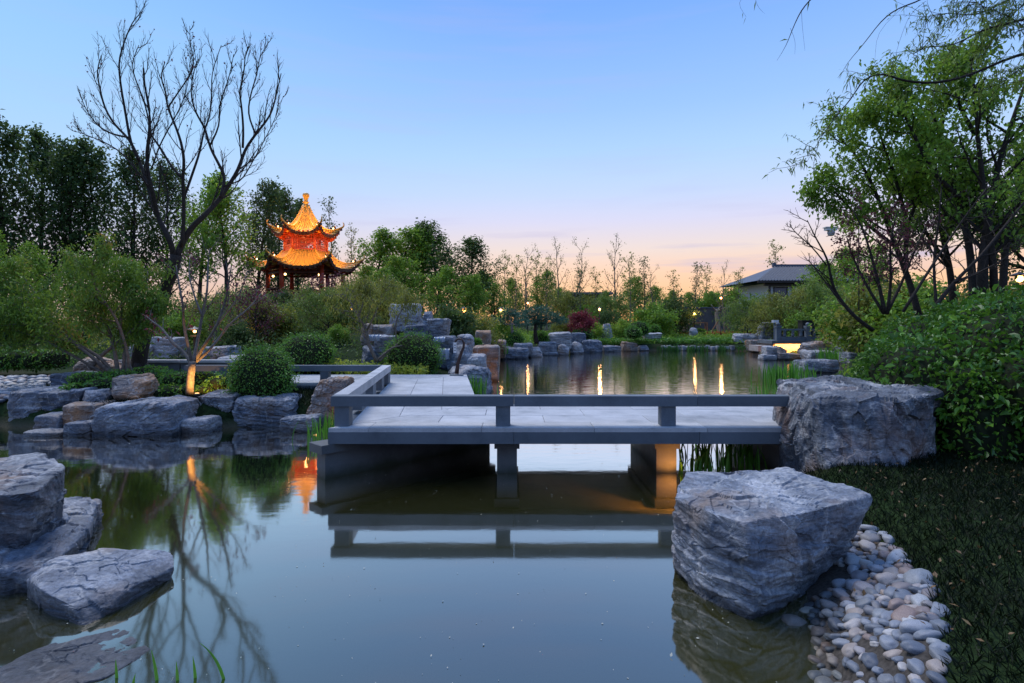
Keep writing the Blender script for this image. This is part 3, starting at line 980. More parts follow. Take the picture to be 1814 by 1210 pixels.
for xx in np.arange(-2.2, 7.4, 2.2):
    g = Geo(); g.tube([(xx, -4.4, 0.6), (xx, -4.4, 5.45)], 0.11, 8); g.build('column', M['frame'], hall)

low = empty('flat_roofed_pavilion', (8.6, 66, 0))
tag(low, 'low grey pavilion with a broad flat eave half hidden behind bare trees', 'building')
g = Geo(); g.box((0, 0, 5.15), (5.6, 5, 0.22)); g.box((0, 0, 5.0), (5.1, 4.6, 0.12)); g.build('roof', M['slate_roof'], low)
g = Geo(); g.box((0, 0.3, 4.0), (4.4, 4, 1.9)); g.box((0, 0.3, 1.9), (4.4, 4, 2.3)); g.build('wall', M['grey_wall'], low)
for xx in (-1.6, -0.55, 0.55, 1.6):
    g = Geo(); g.box((xx, -1.71, 3.6), (0.8, 0.06, 1.3)); w = g.build('window', M['frame'], low)
    g = Geo(); g.box((xx, -1.75, 3.6), (0.66, 0.03, 1.15)); g.build('pane', M['glass'], w)

gw = empty('garden_wall', (19.8, 51, 0))
tag(gw, 'low dark grey garden wall behind the red flower bed', 'wall')
g = Geo(); g.box((0, 0, 1.7), (8.6, 0.3, 2.8)); g.build('wall_face', M['grey_wall'], gw)
g = Geo(); g.box((0, 0, 3.16), (8.8, 0.5, 0.12)); g.build('coping', M['slate_roof'], gw)

M['wood'] = plain('oiled_timber', (0.27, 0.14, 0.06), 0.6, var=0.25, scale=12, bump=0.2)
bz = gz(16.1, 48.3)
tb = empty('garden_table', (16.05, 48.3, bz))
tag(tb, 'small wooden table with thin legs on the far lawn by the dark wall', 'table')
g = Geo(); g.box((0, 0, 0.98), (1.25, 0.6, 0.07)); g.build('tabletop', M['wood'], tb)
g = Geo(); g.box((0, 0, 0.42), (1.15, 0.5, 0.05)); g.build('shelf', M['wood'], tb)
for sx in (-0.56, 0.56):
    for sy in (-0.24, 0.24):
        g = Geo(); g.box((sx, sy, 0.47), (0.07, 0.07, 0.94)); g.build('leg', M['wood'], tb)

# ------------------------------------------------------------------ stone terrace on the right bank, lit from below its edge
TX0, TX1, TY = 13.95, 18.6, 30.0
ter = empty('stone_terrace', (0, 0, 0))
tag(ter, 'raised stone terrace at the water with an orange light strip under its edge', 'terrace')
M['terrace_wall'] = plain('terrace_wall_stone', (0.42, 0.36, 0.32), 0.8, var=0.15, scale=6, bump=0.2)
M['strip'] = emit('light_strip', (1.0, 0.5, 0.12), 3.2)
g = Geo(); g.box(((TX0 + TX1) / 2, TY + 0.9, 0.15), (TX1 - TX0, 1.5, 1.06)); g.build('wall_face', M['terrace_wall'], ter)
g = Geo(); g.box(((TX0 + TX1) / 2, TY + 0.85, 0.77), (TX1 - TX0 + 0.3, 1.8, 0.17)); g.build('deck', M['granite_dark_shaded'], ter)
g = Geo(); g.box(((TX0 + TX1) / 2 - 0.1, TY + 0.10, 0.645), (TX1 - TX0 - 0.4, 0.05, 0.045)); g.build('light_strip', M['strip'], ter)
g = Geo(); g.box((TX0 - 0.35, TY + 1.0, 0.42), (0.7, 1.2, 0.3)); g.build('step', M['terrace_wall'], ter)
ad_ = bpy.data.lights.new('strip_light', 'AREA'); ad_.shape = 'RECTANGLE'; ad_.size = TX1 - TX0 - 0.4; ad_.size_y = 0.06; ad_.energy = 120; ad_.color = (1.0, 0.45, 0.1)
so_ = link('strip_light', ad_, ter, ((TX0 + TX1) / 2 - 0.1, TY - 0.06, 0.62)); so_.rotation_euler = (R(18), 0, 0)
# balustrade
bal = empty('stone_balustrade', (0, 0, 0))
tag(bal, 'carved grey stone balustrade along the edge of the lit terrace', 'balustrade')
for xx in (14.25, 15.85, 17.3):
    g = Geo(); g.box((xx, TY + 0.25, 1.2), (0.24, 0.24, 0.69)); g.box((xx, TY + 0.25, 1.60), (0.3, 0.3, 0.1)); g.lathe([(0, 0), (0.1, 0.01), (0.12, 0.09), (0.07, 0.16), (0, 0.18)], (xx, TY + 0.25, 1.65), 10)
    g.build('baluster_post', M['granite_dark_shaded'], bal)
for xa, xb in ((14.37, 15.73), (15.97, 17.18)):
    mid = (xa + xb) / 2
    g = Geo(); g.box((mid, TY + 0.25, 1.44), (xb - xa, 0.12, 0.09)); g.box((mid, TY + 0.25, 0.96), (xb - xa, 0.14, 0.2)); g.build('rail', M['granite_dark_shaded'], bal)
    for t in (0.18, 0.5, 0.82):
        g = Geo(); g.lathe([(0.05, 0), (0.09, 0.05), (0.07, 0.2), (0.09, 0.3), (0.05, 0.33)], (xa + (xb - xa) * t, TY + 0.25, 1.06), 8); g.build('baluster', M['granite_dark_shaded'], bal)
M['black'] = plain('black_metal', (0.012, 0.012, 0.013), 0.45, var=0.2, scale=10, bump=0.0)
M['white_plastic'] = plain('white_plastic', (0.7, 0.7, 0.68), 0.4, var=0.04, scale=10, bump=0.0)
cab = empty('equipment_cabinet', (16.1, TY + 0.9, 0.855))
tag(cab, 'black boxy equipment cabinet standing behind the carved balustrade', 'cabinet')
g = Geo(); g.box((0, 0, 0.54), (0.66, 0.5, 0.98)); g.build('body', M['black'], cab)
g = Geo(); g.box((0, 0, 1.06), (0.74, 0.58, 0.06)); g.build('lid', M['black'], cab)
g = Geo(); g.box((0, -0.262, 0.54), (0.56, 0.02, 0.86)); dr = g.build('door', M['black'], cab)
g = Geo(); g.box((0.22, -0.285, 0.56), (0.03, 0.03, 0.14)); g.build('handle', M['granite'], dr)
# spotlight on a post at the terrace corner
fl = empty('post_spotlight', (14.4, TY + 1.0, 0.855))
tag(fl, 'slim grey post with a tilted white spotlight head at the terrace corner', 'spotlight')
g = Geo(); g.tube([(0, 0, 0), (0, 0, 0.95)], 0.035, 8); g.build('pole', M['granite_dark_shaded'], fl)
g = Geo(); g.box((0.05, 0, 1.03), (0.34, 0.16, 0.14), 0.3); g.build('head', M['white_plastic'], fl)

# ------------------------------------------------------------------ boulders
_cs = {}


def cube_sphere(n):
    if n not in _cs:
        t = np.tan(np.linspace(-math.pi / 4, math.pi / 4, n + 1))
        a, b = np.meshgrid(t, t, indexing='ij')
        one = np.ones_like(a)
        faces = [np.stack(s, 2) for s in ((one, a, b), (-one, b, a), (b, one, a), (a, -one, b), (a, b, one), (b, a, -one))]
        V = np.concatenate([f.reshape(-1, 3) for f in faces])
        V /= np.linalg.norm(V, axis=1)[:, None]
        i, j = np.meshgrid(np.arange(n), np.arange(n), indexing='ij')
        i, j = i.ravel(), j.ravel()
        q = np.stack([i * (n + 1) + j, (i + 1) * (n + 1) + j, (i + 1) * (n + 1) + j + 1, i * (n + 1) + j + 1], 1)
        F = np.concatenate([q + k * (n + 1) ** 2 for k in range(6)])
        key = np.round(V * 1e5).astype(np.int64)
        _, first, inv = np.unique(key, axis=0, return_index=True, return_inverse=True)
        _cs[n] = (V[first], inv.ravel()[F])
    return _cs[n]


def hull_planes(pts):
    bm = bmesh.new()
    for p in pts:
        bm.verts.new(tuple(p))
    bmesh.ops.convex_hull(bm, input=list(bm.verts))
    bm.normal_update()
    out = []
    for f in bm.faces:
        n = np.array(f.normal)
        out.append((n, float(n @ np.array(f.verts[0].co))))
    bm.free()
    N_, D_ = np.array([o[0] for o in out]), np.array([o[1] for o in out])
    c = np.mean(pts, axis=0)
    if np.mean(N_ @ c - D_) > 0:
        N_, D_ = -N_, -D_
    # merge planes that nearly coincide
    keep = []
    for i in range(len(N_)):
        if not any(N_[i] @ N_[j] > 0.985 and abs(D_[i] - D_[j]) < 0.05 for j in keep):
            keep.append(i)
    return N_[keep], D_[keep]


ROCKS = []


def rock_from(pts, label, mat='slate', n=26, seed=0, rough=1.0, axis=(0.12, -0.2, 1.0), layers=7.0, round_=22, cat='boulder', group=None, crack=1.0, cols=0.0):
    pts = np.asarray(pts, float)
    c = pts.mean(0)
    q = pts - c
    N_, D_ = hull_planes(q)
    D_ = np.maximum(D_, 0.01)
    ext = np.ptp(q, axis=0) / 2
    s = float(np.mean(ext))
    V, F = cube_sphere(n)
    dirs = V * ext
    ln = np.linalg.norm(dirs, axis=1); dirs = dirs / ln[:, None]
    h = np.maximum(dirs @ N_.T, 1e-6) / D_
    hk = h ** round_
    r = hk.sum(1) ** (-1.0 / round_)
    nrm = hk @ N_; nrm /= np.linalg.norm(nrm, axis=1)[:, None]
    p = dirs * r[:, None]
    # joints wander: warp the sampling place
    w = p / s
    ax_ = np.array(axis, float); ax_ /= np.linalg.norm(ax_)
    warp = np.stack([fbm(w * 1.1, 2, seed + 40 + k) for k in range(3)], 1)
    ax = np.array(axis, float); ax /= np.linalg.norm(ax)
    disp = 0.018 * fbm(w * 1.0, 2, seed) - 0.005
    # broken faces: tilted planes meeting at sharp arrises, stretched along the bedding
    rs_ = np.random.RandomState(seed + 1)
    for nc, amp in ((12, 0.07), (42, 0.09), (170, 0.10)):
        if nc > 60 and n < 30:
            continue
        u_ = rs_.normal(size=(nc, 3)); u_ /= np.linalg.norm(u_, axis=1)[:, None]
        cen = u_ * (ext / s)
        tilt = rs_.normal(size=(nc, 3)) * amp
        wj = w + 0.06 * warp
        st_ = np.eye(3) + 1.1 * np.outer(ax_, ax_)
        dd_ = (((wj @ st_)[:, None, :] - (cen @ st_)[None]) ** 2).sum(2)
        near_ = np.argmin(dd_, axis=1)
        disp += np.clip(((w - cen[near_]) * tilt[near_]).sum(1), -0.032, 0.022) + rs_.uniform(-0.009, 0.009, nc)[near_]
    # broken chips: stepped noise
    st = fbm(w * 1.9 + warp * 0.3, 2, seed + 5) * 3.2
    stf = np.floor(st) + np.clip((st - np.floor(st) - 0.42) / 0.16, 0, 1)
    disp += 0.012 * stf / 1.6
    # bedding: ledges along one axis
    t = (p @ ax) / s * layers * 0.5 + 0.45 * warp[:, 0] + seed * 0.37
    fr = t - np.floor(t)
    lay = np.where(fr < 0.8, fr / 0.8, (1 - fr) / 0.2)
    side = np.clip(1 - np.abs(nrm @ ax) * 1.1, 0, 1)
    lamp = 0.5 + 0.5 * np.clip(fbm(w * 0.8, 2, seed + 9), -1, 1)
    disp += 0.045 * (lay - 0.5) * side * lamp * 1.5
    if cols:
        a2 = np.arctan2(p[:, 1], p[:, 0])
        tt = a2 * cols + 0.9 * warp[:, 1]
        f2 = np.abs((tt - np.floor(tt)) - 0.5) * 2
        disp -= 0.10 * (0.4 + 0.6 * (warp[:, 2] > 0)) * np.exp(-((1 - f2) / 0.10) ** 2) * np.clip(1 - np.abs(nrm[:, 2]) * 1.4, 0, 1)
    # cracks
    ck = np.abs(fbm(w * 1.25 + 0.2 * warp, 3, seed + 14))
    disp -= 0.028 * crack * np.exp(-(ck / 0.022) ** 2)
    disp += 0.008 * fbm(w * 6.0, 3, seed + 20) + 0.012 * fbm((w @ (np.eye(3) + 2.6 * np.outer(ax, ax))) * 5.0, 3, seed + 23)
    p = p + nrm * (disp * rough * s)[:, None]
    g = Geo(); g.add(p, F)
    o = link('boulder', g.mesh('boulder', M[mat], smooth=False), None, c)
    tag(o, label, cat, group)
    ROCKS.append(o)
    return o


def rock(px0, px1, ytop, d, depth, zbase, label, mat='slate', shape='block', n=22, seed=None, tilt=0.0, yaw=0.0, ytop2=None, **kw):
    """A boulder seen from px0 to px1, its front top edge at ytop (ytop2 at its other end), its face d metres ahead."""
    seed = seed if seed is not None else len(ROCKS) * 7 + 3
    rs = np.random.RandomState(seed)
    x0, x1 = (px0 - 907) * d / 1000, (px1 - 907) * d / 1000
    z0 = EYE - (ytop - 572) * d / 1000
    z1 = EYE - ((ytop2 if ytop2 is not None else ytop) - 572) * d / 1000
    w, hh = x1 - x0, max(z0, z1) - zbase
    if shape == 'round':
        u = rs.normal(size=(26, 3)); u /= np.linalg.norm(u, axis=1)[:, None]
        u = np.sign(u) * np.abs(u) ** 0.62
        pts = u / np.abs(u).max(0) * np.array([w / 2, depth / 2, hh / 2]) + np.array([(x0 + x1) / 2, d + depth / 2, zbase + hh / 2])
    else:
        bs = {'block': 0.98, 'wedge': 0.62, 'slab': 0.86, 'peak': 1.0}[shape]
        ts = {'block': 0.97, 'wedge': 1.0, 'slab': 0.96, 'peak': 0.42}[shape]
        pts = []
        cx, cy = (x0 + x1) / 2, d + depth / 2
        for (a, b_) in ((-1, -1), (1, -1), (1, 1), (-1, 1), (0.1, -1.08), (0.2, 1.06)):
            j = rs.uniform(-0.09, 0.09, 6)
            zt = z0 + (z1 - z0) * (a + 1) / 2 + tilt * (b_ + 1) / 2
            pts.append((cx + (a + j[0]) * w / 2 * ts, cy + (b_ * ts + j[1]) * depth / 2, zt + j[2] * hh * 0.5 - 0.02 * hh))
            pts.append((cx + (a + j[3]) * w / 2 * bs, cy + (b_ * bs + j[4]) * depth / 2, zbase))
            if shape in ('block', 'slab'):
                pts.append((cx + (a * 1.03 + j[3]) * w / 2, cy + (b_ * 1.03 + j[4]) * depth / 2, zbase + hh * rs.uniform(0.3, 0.7)))
        pts = np.array(pts)
    if yaw:
        c = pts.mean(0); cs, sn = math.cos(yaw), math.sin(yaw)
        q = pts - c
        pts = np.stack([q[:, 0] * cs - q[:, 1] * sn, q[:, 0] * sn + q[:, 1] * cs, q[:, 2]], 1) + c
    return rock_from(pts, label, mat, n, seed, **kw)


# foreground, right: the great block at the pebble beach and the upright one at the end of the railing
rock_from([(1.15, 4.02, 0.56), (1.36, 4.40, 0.62), (2.2, 4.5, 0.64), (2.46, 3.86, 0.58), (1.80, 3.56, 0.58), (1.42, 3.44, 0.585), (1.28, 3.62, 0.58),
           (1.15, 4.04, 0.05), (1.42, 3.44, -0.10), (1.24, 3.7, -0.02), (1.95, 3.78, 0.0), (2.3, 3.95, 0.12), (1.3, 4.35, -0.2), (2.2, 4.4, 0.0), (1.46, 3.40, 0.3)],
          'big blue grey block with a flat top beside the pebble beach', n=90, seed=3, layers=11, rough=0.62, round_=80, axis=(0.25, -0.1, 1))
rock_from([(3.2, 6.0, 1.08), (3.34, 7.2, 1.10), (4.5, 7.3, 1.12), (4.5, 5.85, 1.06), (3.62, 5.45, 1.05), (3.1, 5.8, 1.04),
           (3.12, 6.0, 0.05), (3.24, 5.44, -0.1), (3.66, 5.36, -0.1), (4.3, 5.75, 0.0), (3.3, 7.1, 0.0), (4.4, 7.2, 0.2), (3.08, 6.4, 0.5)],
          'upright dark boulder with vertical clefts where the front railing ends', 'rusty_slate', n=80, seed=12, layers=9, rough=0.95, round_=30, axis=(1, 0.45, 0.12), crack=0.4)
# foreground, left
rock_from([(-3.36, 3.99, 0.60), (-3.62, 4.57, 0.62), (-4.2, 5.1, 0.64), (-4.7, 4.9, 0.62), (-4.6, 3.9, 0.58), (-3.45, 3.93, 0.6),
           (-3.5, 4.05, 0.14), (-3.62, 4.6, 0.16), (-4.6, 3.95, 0.1), (-4.7, 5.0, 0.1), (-4.2, 5.1, 0.1)],
          'tall square shouldered boulder resting on a long sloping stone', 'rusty_slate', n=74, seed=21, layers=8, rough=0.62, round_=70, axis=(0.3, 0.5, 1))
rock_from([(-3.82, 5.25, 0.16), (-3.98, 5.38, 0.14), (-3.95, 5.2, -0.05), (-3.72, 5.0, 0.17), (-3.45, 4.6, 0.16), (-3.2, 4.05, 0.15), (-3.1, 3.75, 0.02), (-3.35, 3.7, 0.2), (-4.4, 3.7, 0.22), (-4.6, 4.2, 0.2), (-4.3, 5.2, 0.2),
           (-3.2, 3.85, -0.3), (-4.4, 3.6, -0.3), (-4.3, 5.2, -0.3), (-3.8, 5.2, -0.1)],
          'long low sloping stone under the tall square boulder', n=64, seed=30, layers=5, rough=0.8, round_=22, axis=(0.5, 0.7, 0.6))
rock_from([(-2.38, 4.0, 0.08), (-2.5, 4.15, 0.13), (-2.95, 4.1, 0.17), (-3.12, 3.86, 0.20), (-3.2, 3.72, 0.12), (-2.95, 3.5, 0.16), (-2.66, 3.4, 0.10), (-2.56, 3.36, 0.0), (-2.45, 3.62, 0.1),
           (-2.6, 3.38, -0.2), (-2.42, 3.95, -0.12), (-3.2, 3.75, -0.25), (-3.0, 4.1, -0.3)],
          'flat arrowhead shaped blue stone lying in the dark pond water', n=64, seed=46, layers=8, rough=0.5, round_=44, crack=0.1, axis=(0.2, 0.25, 1))
rock_from([(-2.15, 3.26, -0.01), (-2.3, 3.35, 0.0), (-2.62, 3.1, 0.012), (-2.7, 2.85, 0.012), (-2.35, 2.7, 0.012), (-2.05, 2.85, 0.012), (-1.98, 3.1, 0.0),
           (-2.1, 3.2, -0.3), (-2.7, 2.8, -0.3), (-2.1, 2.8, -0.3), (-2.4, 3.3, -0.25)],
          'flat drowned stone slab just breaking the surface near the iris blades', 'slate', n=50, seed=51, layers=4, rough=0.5, round_=30)

# along the left shore, in the order they stand
LS = [
    (14, 74, 692, 9.85, 0.9, -0.3, 'squared dark blue block at the end of the shore rocks by the pebble patch', 'slate', 'block', {}),
    (60, 137, 693, 9.75, 0.8, 0.02, 'dark wedge shaped boulder leaning on the squared blue block', 'dark_rock', 'wedge', {}),
    (58, 104, 736, 9.3, 0.5, -0.25, 'small low grey stone in the water below the wedge boulder', 'slate', 'slab', {}),
    (38, 108, 765, 8.95, 0.35, -0.12, 'thin pale ledge of stone barely above the water', 'pale_rock', 'slab', {}),
    (106, 160, 750, 9.0, 0.5, -0.25, 'rounded grey stone with a pale top at the foot of the big slab', 'slate', 'slab', {}),
    (104, 172, 716, 9.35, 0.8, -0.2, 'layered brown ledge stone behind the rounded grey stone', 'brown_rock', 'slab', {'layers': 12}),
    (128, 176, 692, 9.7, 0.6, 0.2, 'small smooth blue grey boulder tucked beside the rusty one', 'slate', 'round', {}),
    (168, 250, 668, 9.75, 0.85, 0.40, 'rounded rusty boulder perched on the big blue slab', 'brown_rock', 'round', {'n': 34, 'round_': 26}),
    (160, 302, 718, 8.95, 0.85, -0.3, 'long flat topped dark blue slab at the water edge under the rusty boulder', 'slate', 'block', {'n': 44, 'ytop2': 710, 'layers': 5, 'rough': 0.8}),
    (300, 371, 744, 9.2, 0.5, -0.2, 'flat pale stone in the water between the slab and the wedge', 'pale_rock', 'slab', {}),
    (348, 412, 702, 9.75, 0.6, -0.1, 'upright wedge of grey stone narrowing downward near the uplit tree', 'rusty_slate', 'wedge', {'n': 30}),
    (412, 516, 706, 9.75, 0.9, -0.3, 'layered blue grey boulder at the foot of the round clipped shrub', 'slate', 'block', {'n': 38, 'layers': 13}),
    (494, 558, 741, 9.3, 0.5, -0.2, 'flat grey stone at water level before the brown boulder', 'slate', 'slab', {}),
    (526, 636, 672, 9.9, 1.1, -0.2, 'large brown boulder with a pale crest behind the bridge corner', 'brown_rock', 'peak', {'n': 40, 'layers': 9}),
    (106, 214, 634, 12.6, 1.2, 0.4, 'broad pale tan boulder behind the maple stems', 'brown_rock', 'round', {'n': 30, 'layers': 3}),
    (86, 134, 664, 11.0, 0.8, 0.3, 'dark blue stone at the edge of the pebble patch below the tan boulder', 'dark_rock', 'block', {}),
    (206, 258, 606, 16.5, 1.0, 0.5, 'pale rock behind the bare tree trunk', 'pale_rock', 'round', {}),
    (264, 300, 598, 17.0, 1.0, 0.5, 'pale upright rock beside the trunk of the bare tree, further back', 'pale_rock', 'block', {}),
    (356, 404, 614, 16.0, 0.9, 0.5, 'long grey rock behind the purple leaved tree', 'slate', 'slab', {}),
    (380, 436, 632, 13.8, 0.7, 0.3, 'flat pale stone behind the far railing', 'pale_rock', 'slab', {}),
]
for (a, b_, yt, d, dep, zb, lab, mt, sh, kw) in LS:
    kw = dict({'n': 24}, **kw)
    rock(a, b_, yt, d, dep, zb, lab, mt, sh, **kw)
# the rockery with its little cascade
RK = [
    (688, 740, 537, 17.6, 1.0, 1.5, 'pale square boulder crowning the rockery', 'pale_rock', 'block', {'n': 32}),
    (741, 769, 551, 17.2, 0.8, 1.3, 'grey pointed boulder right of the crowning pale one', 'slate', 'peak', {}),
    (756, 795, 566, 16.8, 0.9, 1.0, 'sloping dark grey boulder on the shoulder of the rockery', 'slate', 'wedge', {}),
    (716, 752, 576, 16.3, 0.7, 0.9, 'flat dark ledge over the upper cascade', 'dark_rock', 'slab', {}),
    (636, 660, 571, 16.6, 0.7, 0.9, 'tan boulder on the side of the rockery facing the pagoda', 'brown_rock', 'round', {}),
    (660, 690, 576, 16.8, 0.7, 0.9, 'narrow brown stone next to the tan rockery boulder', 'brown_rock', 'block', {}),
    (664, 700, 594, 15.6, 0.7, 0.5, 'wet blue stone under the upper cascade', 'slate', 'slab', {}),
    (630, 664, 610, 15.0, 0.6, 0.3, 'dark stone behind the thin leaning trunks', 'dark_rock', 'round', {}),
    (768, 800, 596, 16.0, 0.8, 0.4, 'stepped dark stone beside the lower cascade', 'dark_rock', 'block', {}),
    (802, 838, 590, 18.2, 0.9, 0.2, 'blue white boulder near the rockery foot', 'pale_rock', 'round', {}),
    (790, 836, 610, 15.6, 0.9, -0.2, 'dark blue boulder behind the curved neck lamp', 'slate', 'round', {}),
    (842, 868, 586, 22.0, 1.0, 0.2, 'tan squared boulder above the shore, beyond the rockery', 'brown_rock', 'block', {}),
    (836, 882, 612, 17.4, 0.9, -0.3, 'squared warm grey boulder standing in the water past the bridge', 'brown_rock', 'block', {'n': 30, 'rough': 0.6}),
    (826, 860, 630, 15.6, 0.7, -0.3, 'low pale stepping stone at the water edge', 'pale_rock', 'slab', {}),
    (784, 876, 643, 13.6, 1.3, -0.4, 'large ribbed grey boulder in the water beside the bridge deck', 'slate', 'round', {'n': 44, 'layers': 8, 'round_': 16}),
    (726, 760, 620, 16.8, 0.8, 0.3, 'mossy stone half hidden behind the round shrub', 'dark_rock', 'block', {}),
]
for (a, b_, yt, d, dep, zb, lab, mt, sh, kw) in RK:
    rock(a, b_, yt, d, dep, zb, lab, mt, sh, **dict({'n': 22}, **kw))
# the far shore
FS = [
    (872, 896, 602, 27, 1.0, 0.1, 'tan flat rock lit by a lamp on the far shore', 'brown_rock', 'slab', {}),
    (880, 936, 616, 28, 1.2, -0.3, 'long dark slab between the lit rock and the pines', 'dark_rock', 'slab', {}),
    (910, 944, 609, 29, 1.0, 0.0, 'flat slate shelf below the leaning pine', 'slate', 'slab', {}),
    (930, 968, 616, 29.5, 1.1, -0.3, 'pale jagged rock at the water below the pines', 'pale_rock', 'peak', {}),
    (953, 986, 606, 31, 1.0, -0.3, 'dark grey rock at the waterline beside the pale block', 'slate', 'block', {}),
    (971, 1013, 590, 32, 1.3, 0.3, 'large pale block raised on the far shore rocks', 'pale_rock', 'block', {'n': 26}),
    (989, 1011, 609, 31.2, 0.9, -0.3, 'round pale boulder below the large pale block', 'pale_rock', 'round', {}),
    (1010, 1036, 604, 32.5, 1.0, -0.3, 'warm beige rounded boulder by the water', 'pale_rock', 'round', {}),
    (1012, 1038, 590, 34.5, 1.0, 0.3, 'dark blue block behind the beige boulder', 'dark_rock', 'block', {}),
    (1032, 1068, 603, 34, 1.2, -0.3, 'long dark squared block on the far shore', 'dark_rock', 'block', {}),
    (1069, 1101, 613, 35, 0.8, -0.3, 'thin flat slate slab at the waterline', 'slate', 'slab', {}),
    (1104, 1130, 607, 35.5, 0.9, -0.3, 'pinkish squared boulder at the end of the shore rocks', 'brown_rock', 'block', {}),
    (1132, 1152, 612, 36, 0.8, -0.3, 'low grey stone next to the pinkish boulder', 'slate', 'round', {}),
    (1064, 1090, 573, 39, 1.2, 0.4, 'white and grey rock among the shrubs on the slope', 'pale_rock', 'peak', {}),
    (1141, 1174, 591, 38, 1.1, 0.3, 'pale sloping boulder at the corner of the lawn', 'pale_rock', 'wedge', {}),
    (1300, 1352, 591, 36.8, 1.4, 0.3, 'long pale boulder on the lawn edge near the terrace', 'pale_rock', 'round', {}),
    (1331, 1372, 603, 34.5, 1.0, 0.0, 'flat brown slab between the long pale boulder and the terrace', 'brown_rock', 'slab', {}),
    (1346, 1394, 570, 36.5, 1.4, 0.5, 'rugged dark scholar rock behind the terrace post', 'slate', 'peak', {}),
    (1359, 1378, 614, 27.5, 0.7, -0.2, 'stacked pale rock in front of the glowing terrace wall', 'pale_rock', 'block', {'layers': 12}),
    (1374, 1398, 613, 27.8, 0.7, -0.2, 'brown rounded rock in front of the glowing terrace wall', 'brown_rock', 'round', {}),
    (1352, 1376, 629, 27, 0.6, -0.2, 'thin pale ledge at the water before the terrace', 'pale_rock', 'slab', {}),
    (1378, 1428, 627, 27.3, 0.7, -0.2, 'flat stone at the water under the light strip', 'brown_rock', 'slab', {}),
    (1427, 1508, 604, 27, 1.4, 0.05, 'broad shaggy brown boulder beside the glowing terrace', 'brown_rock', 'round', {'n': 30}),
    (1436, 1480, 622, 26.2, 1.0, -0.3, 'smooth pale stone under the shaggy brown boulder', 'pale_rock', 'slab', {}),
    (1508, 1542, 594, 25.5, 1.1, 0.2, 'blue grey upright rock at the hedge end', 'slate', 'block', {}),
    (1504, 1530, 625, 23, 0.8, 0.0, 'flat blue stone below the hedge end rock', 'slate', 'slab', {}),
    (1427, 1489, 640, 20.4, 1.0, -0.3, 'smooth wedge of blue stone by the iris clump', 'slate', 'slab', {'n': 26, 'ytop2': 637}),
    (1389, 1412, 688, 13.4, 0.7, -0.3, 'pale low stone in the water behind the upright boulder', 'pale_rock', 'peak', {}),
    (1222, 1238, 580, 44, 0.6, 0.4, 'small white stone on the lawn by the red flowers', 'pale_rock', 'round', {}),
]
for (a, b_, yt, d, dep, zb, lab, mt, sh, kw) in FS:
    rock(a, b_, yt, d, dep, zb, lab, mt, sh, **dict({'n': 16}, **kw))
# a row of small white edging stones along the far lawn
EDGE_XS = np.arange(1176, 1352, 8.6)
proto = []
for i, ex in enumerate(EDGE_XS):
    d = 36.35 + 0.15 * math.sin(i * 1.7)
    x = (ex - 907) * d / 1000
    if i < 4:
        rs = np.random.RandomState(70 + i)
        pts = (rs.uniform(-0.12, 0.12, (8, 3)) + np.array([[a, b_, c] for a in (-1, 1) for b_ in (-1, 1) for c in (-1, 1)])) * np.array([0.13, 0.14, 0.19])
        o = rock_from(pts, 'x', 'pale_rock', n=6, seed=70 + i)
        o.name = 'edging_stone'
        proto.append(o)
    else:
        o = proto[i % 4].copy(); COL.objects.link(o)
    o.location = (x, d, 0.12 + 0.03 * math.sin(i * 2.3)); o.rotation_euler = (0, 0, i * 1.9 if i % 2 else 0.3)
    tag(o, 'small white squared stone edging the far lawn at the waterline', 'edging stone', 'white edging stones along the far lawn')

# ------------------------------------------------------------------ cascade
m, nt, b, N, L = new_mat('falling_water')
b.inputs['Base Color'].default_value = (0.32, 0.37, 0.44, 1); b.inputs['Roughness'].default_value = 0.2
b.inputs['Alpha'].default_value = 0.75
M['fall'] = m
for (px, pyt, pyb, d, wd, lab) in ((664, 593, 604, 15.4, 0.16, 'thin upper cascade spilling over a wet blue stone'), (779, 597, 606, 15.8, 0.15, 'short cascade over the dark stepped stone'), (783, 618, 636, 15.2, 0.2, 'lower cascade falling to the pond behind the curved lamp')):
    a, c = P(px, pyt, d), P(px, pyb, d)
    us = np.linspace(-1, 1, 13)
    X = np.array([[(a[0] + u * wd, d - 0.10 * (1 - (1 - t) ** 2) + 0.04 * math.sin(u * 9), a[2] + (c[2] - a[2]) * t ** 1.6) for u in us] for t in np.linspace(0, 1, 8)])
    g = Geo(); g.grid(X); g.grid(X[:, ::-1] + np.array([0, 0.05, 0]))
    tag(g.build('cascade', M['fall'], smooth=True), lab, 'waterfall')

# ------------------------------------------------------------------ pebble beaches
m, nt, b, N, L = new_mat('river_pebble')
oi = N('ShaderNodeObjectInfo')
gi = N('ShaderNodeNewGeometry')
ad = N('ShaderNodeMath'); ad.operation = 'ADD'; L(oi.outputs['Random'], ad.inputs[0]); L(gi.outputs['Random Per Island'], ad.inputs[1])
fc = N('ShaderNodeMath'); fc.operation = 'FRACT'; L(ad.outputs[0], fc.inputs[0])
r = ramp(nt, [(0.0, (0.10, 0.115, 0.14)), (0.2, (0.20, 0.22, 0.25)), (0.4, (0.36, 0.37, 0.39)), (0.53, (0.30, 0.21, 0.17)), (0.66, (0.15, 0.18, 0.21)), (0.8, (0.42, 0.34, 0.28)), (0.92, (0.55, 0.54, 0.52)), (1.0, (0.24, 0.26, 0.28))])
L(fc.outputs[0], r.inputs[0])
tc = N('ShaderNodeTexCoord')
no = N('ShaderNodeTexNoise'); no.inputs['Scale'].default_value = 16; no.inputs['Detail'].default_value = 6; no.inputs['Roughness'].default_value = 0.7
mpp = N('ShaderNodeMapping'); mpp.inputs['Scale'].default_value = (1, 1, 2.6); L(tc.outputs['Object'], mpp.inputs[0]); L(mpp.outputs[0], no.inputs['Vector'])
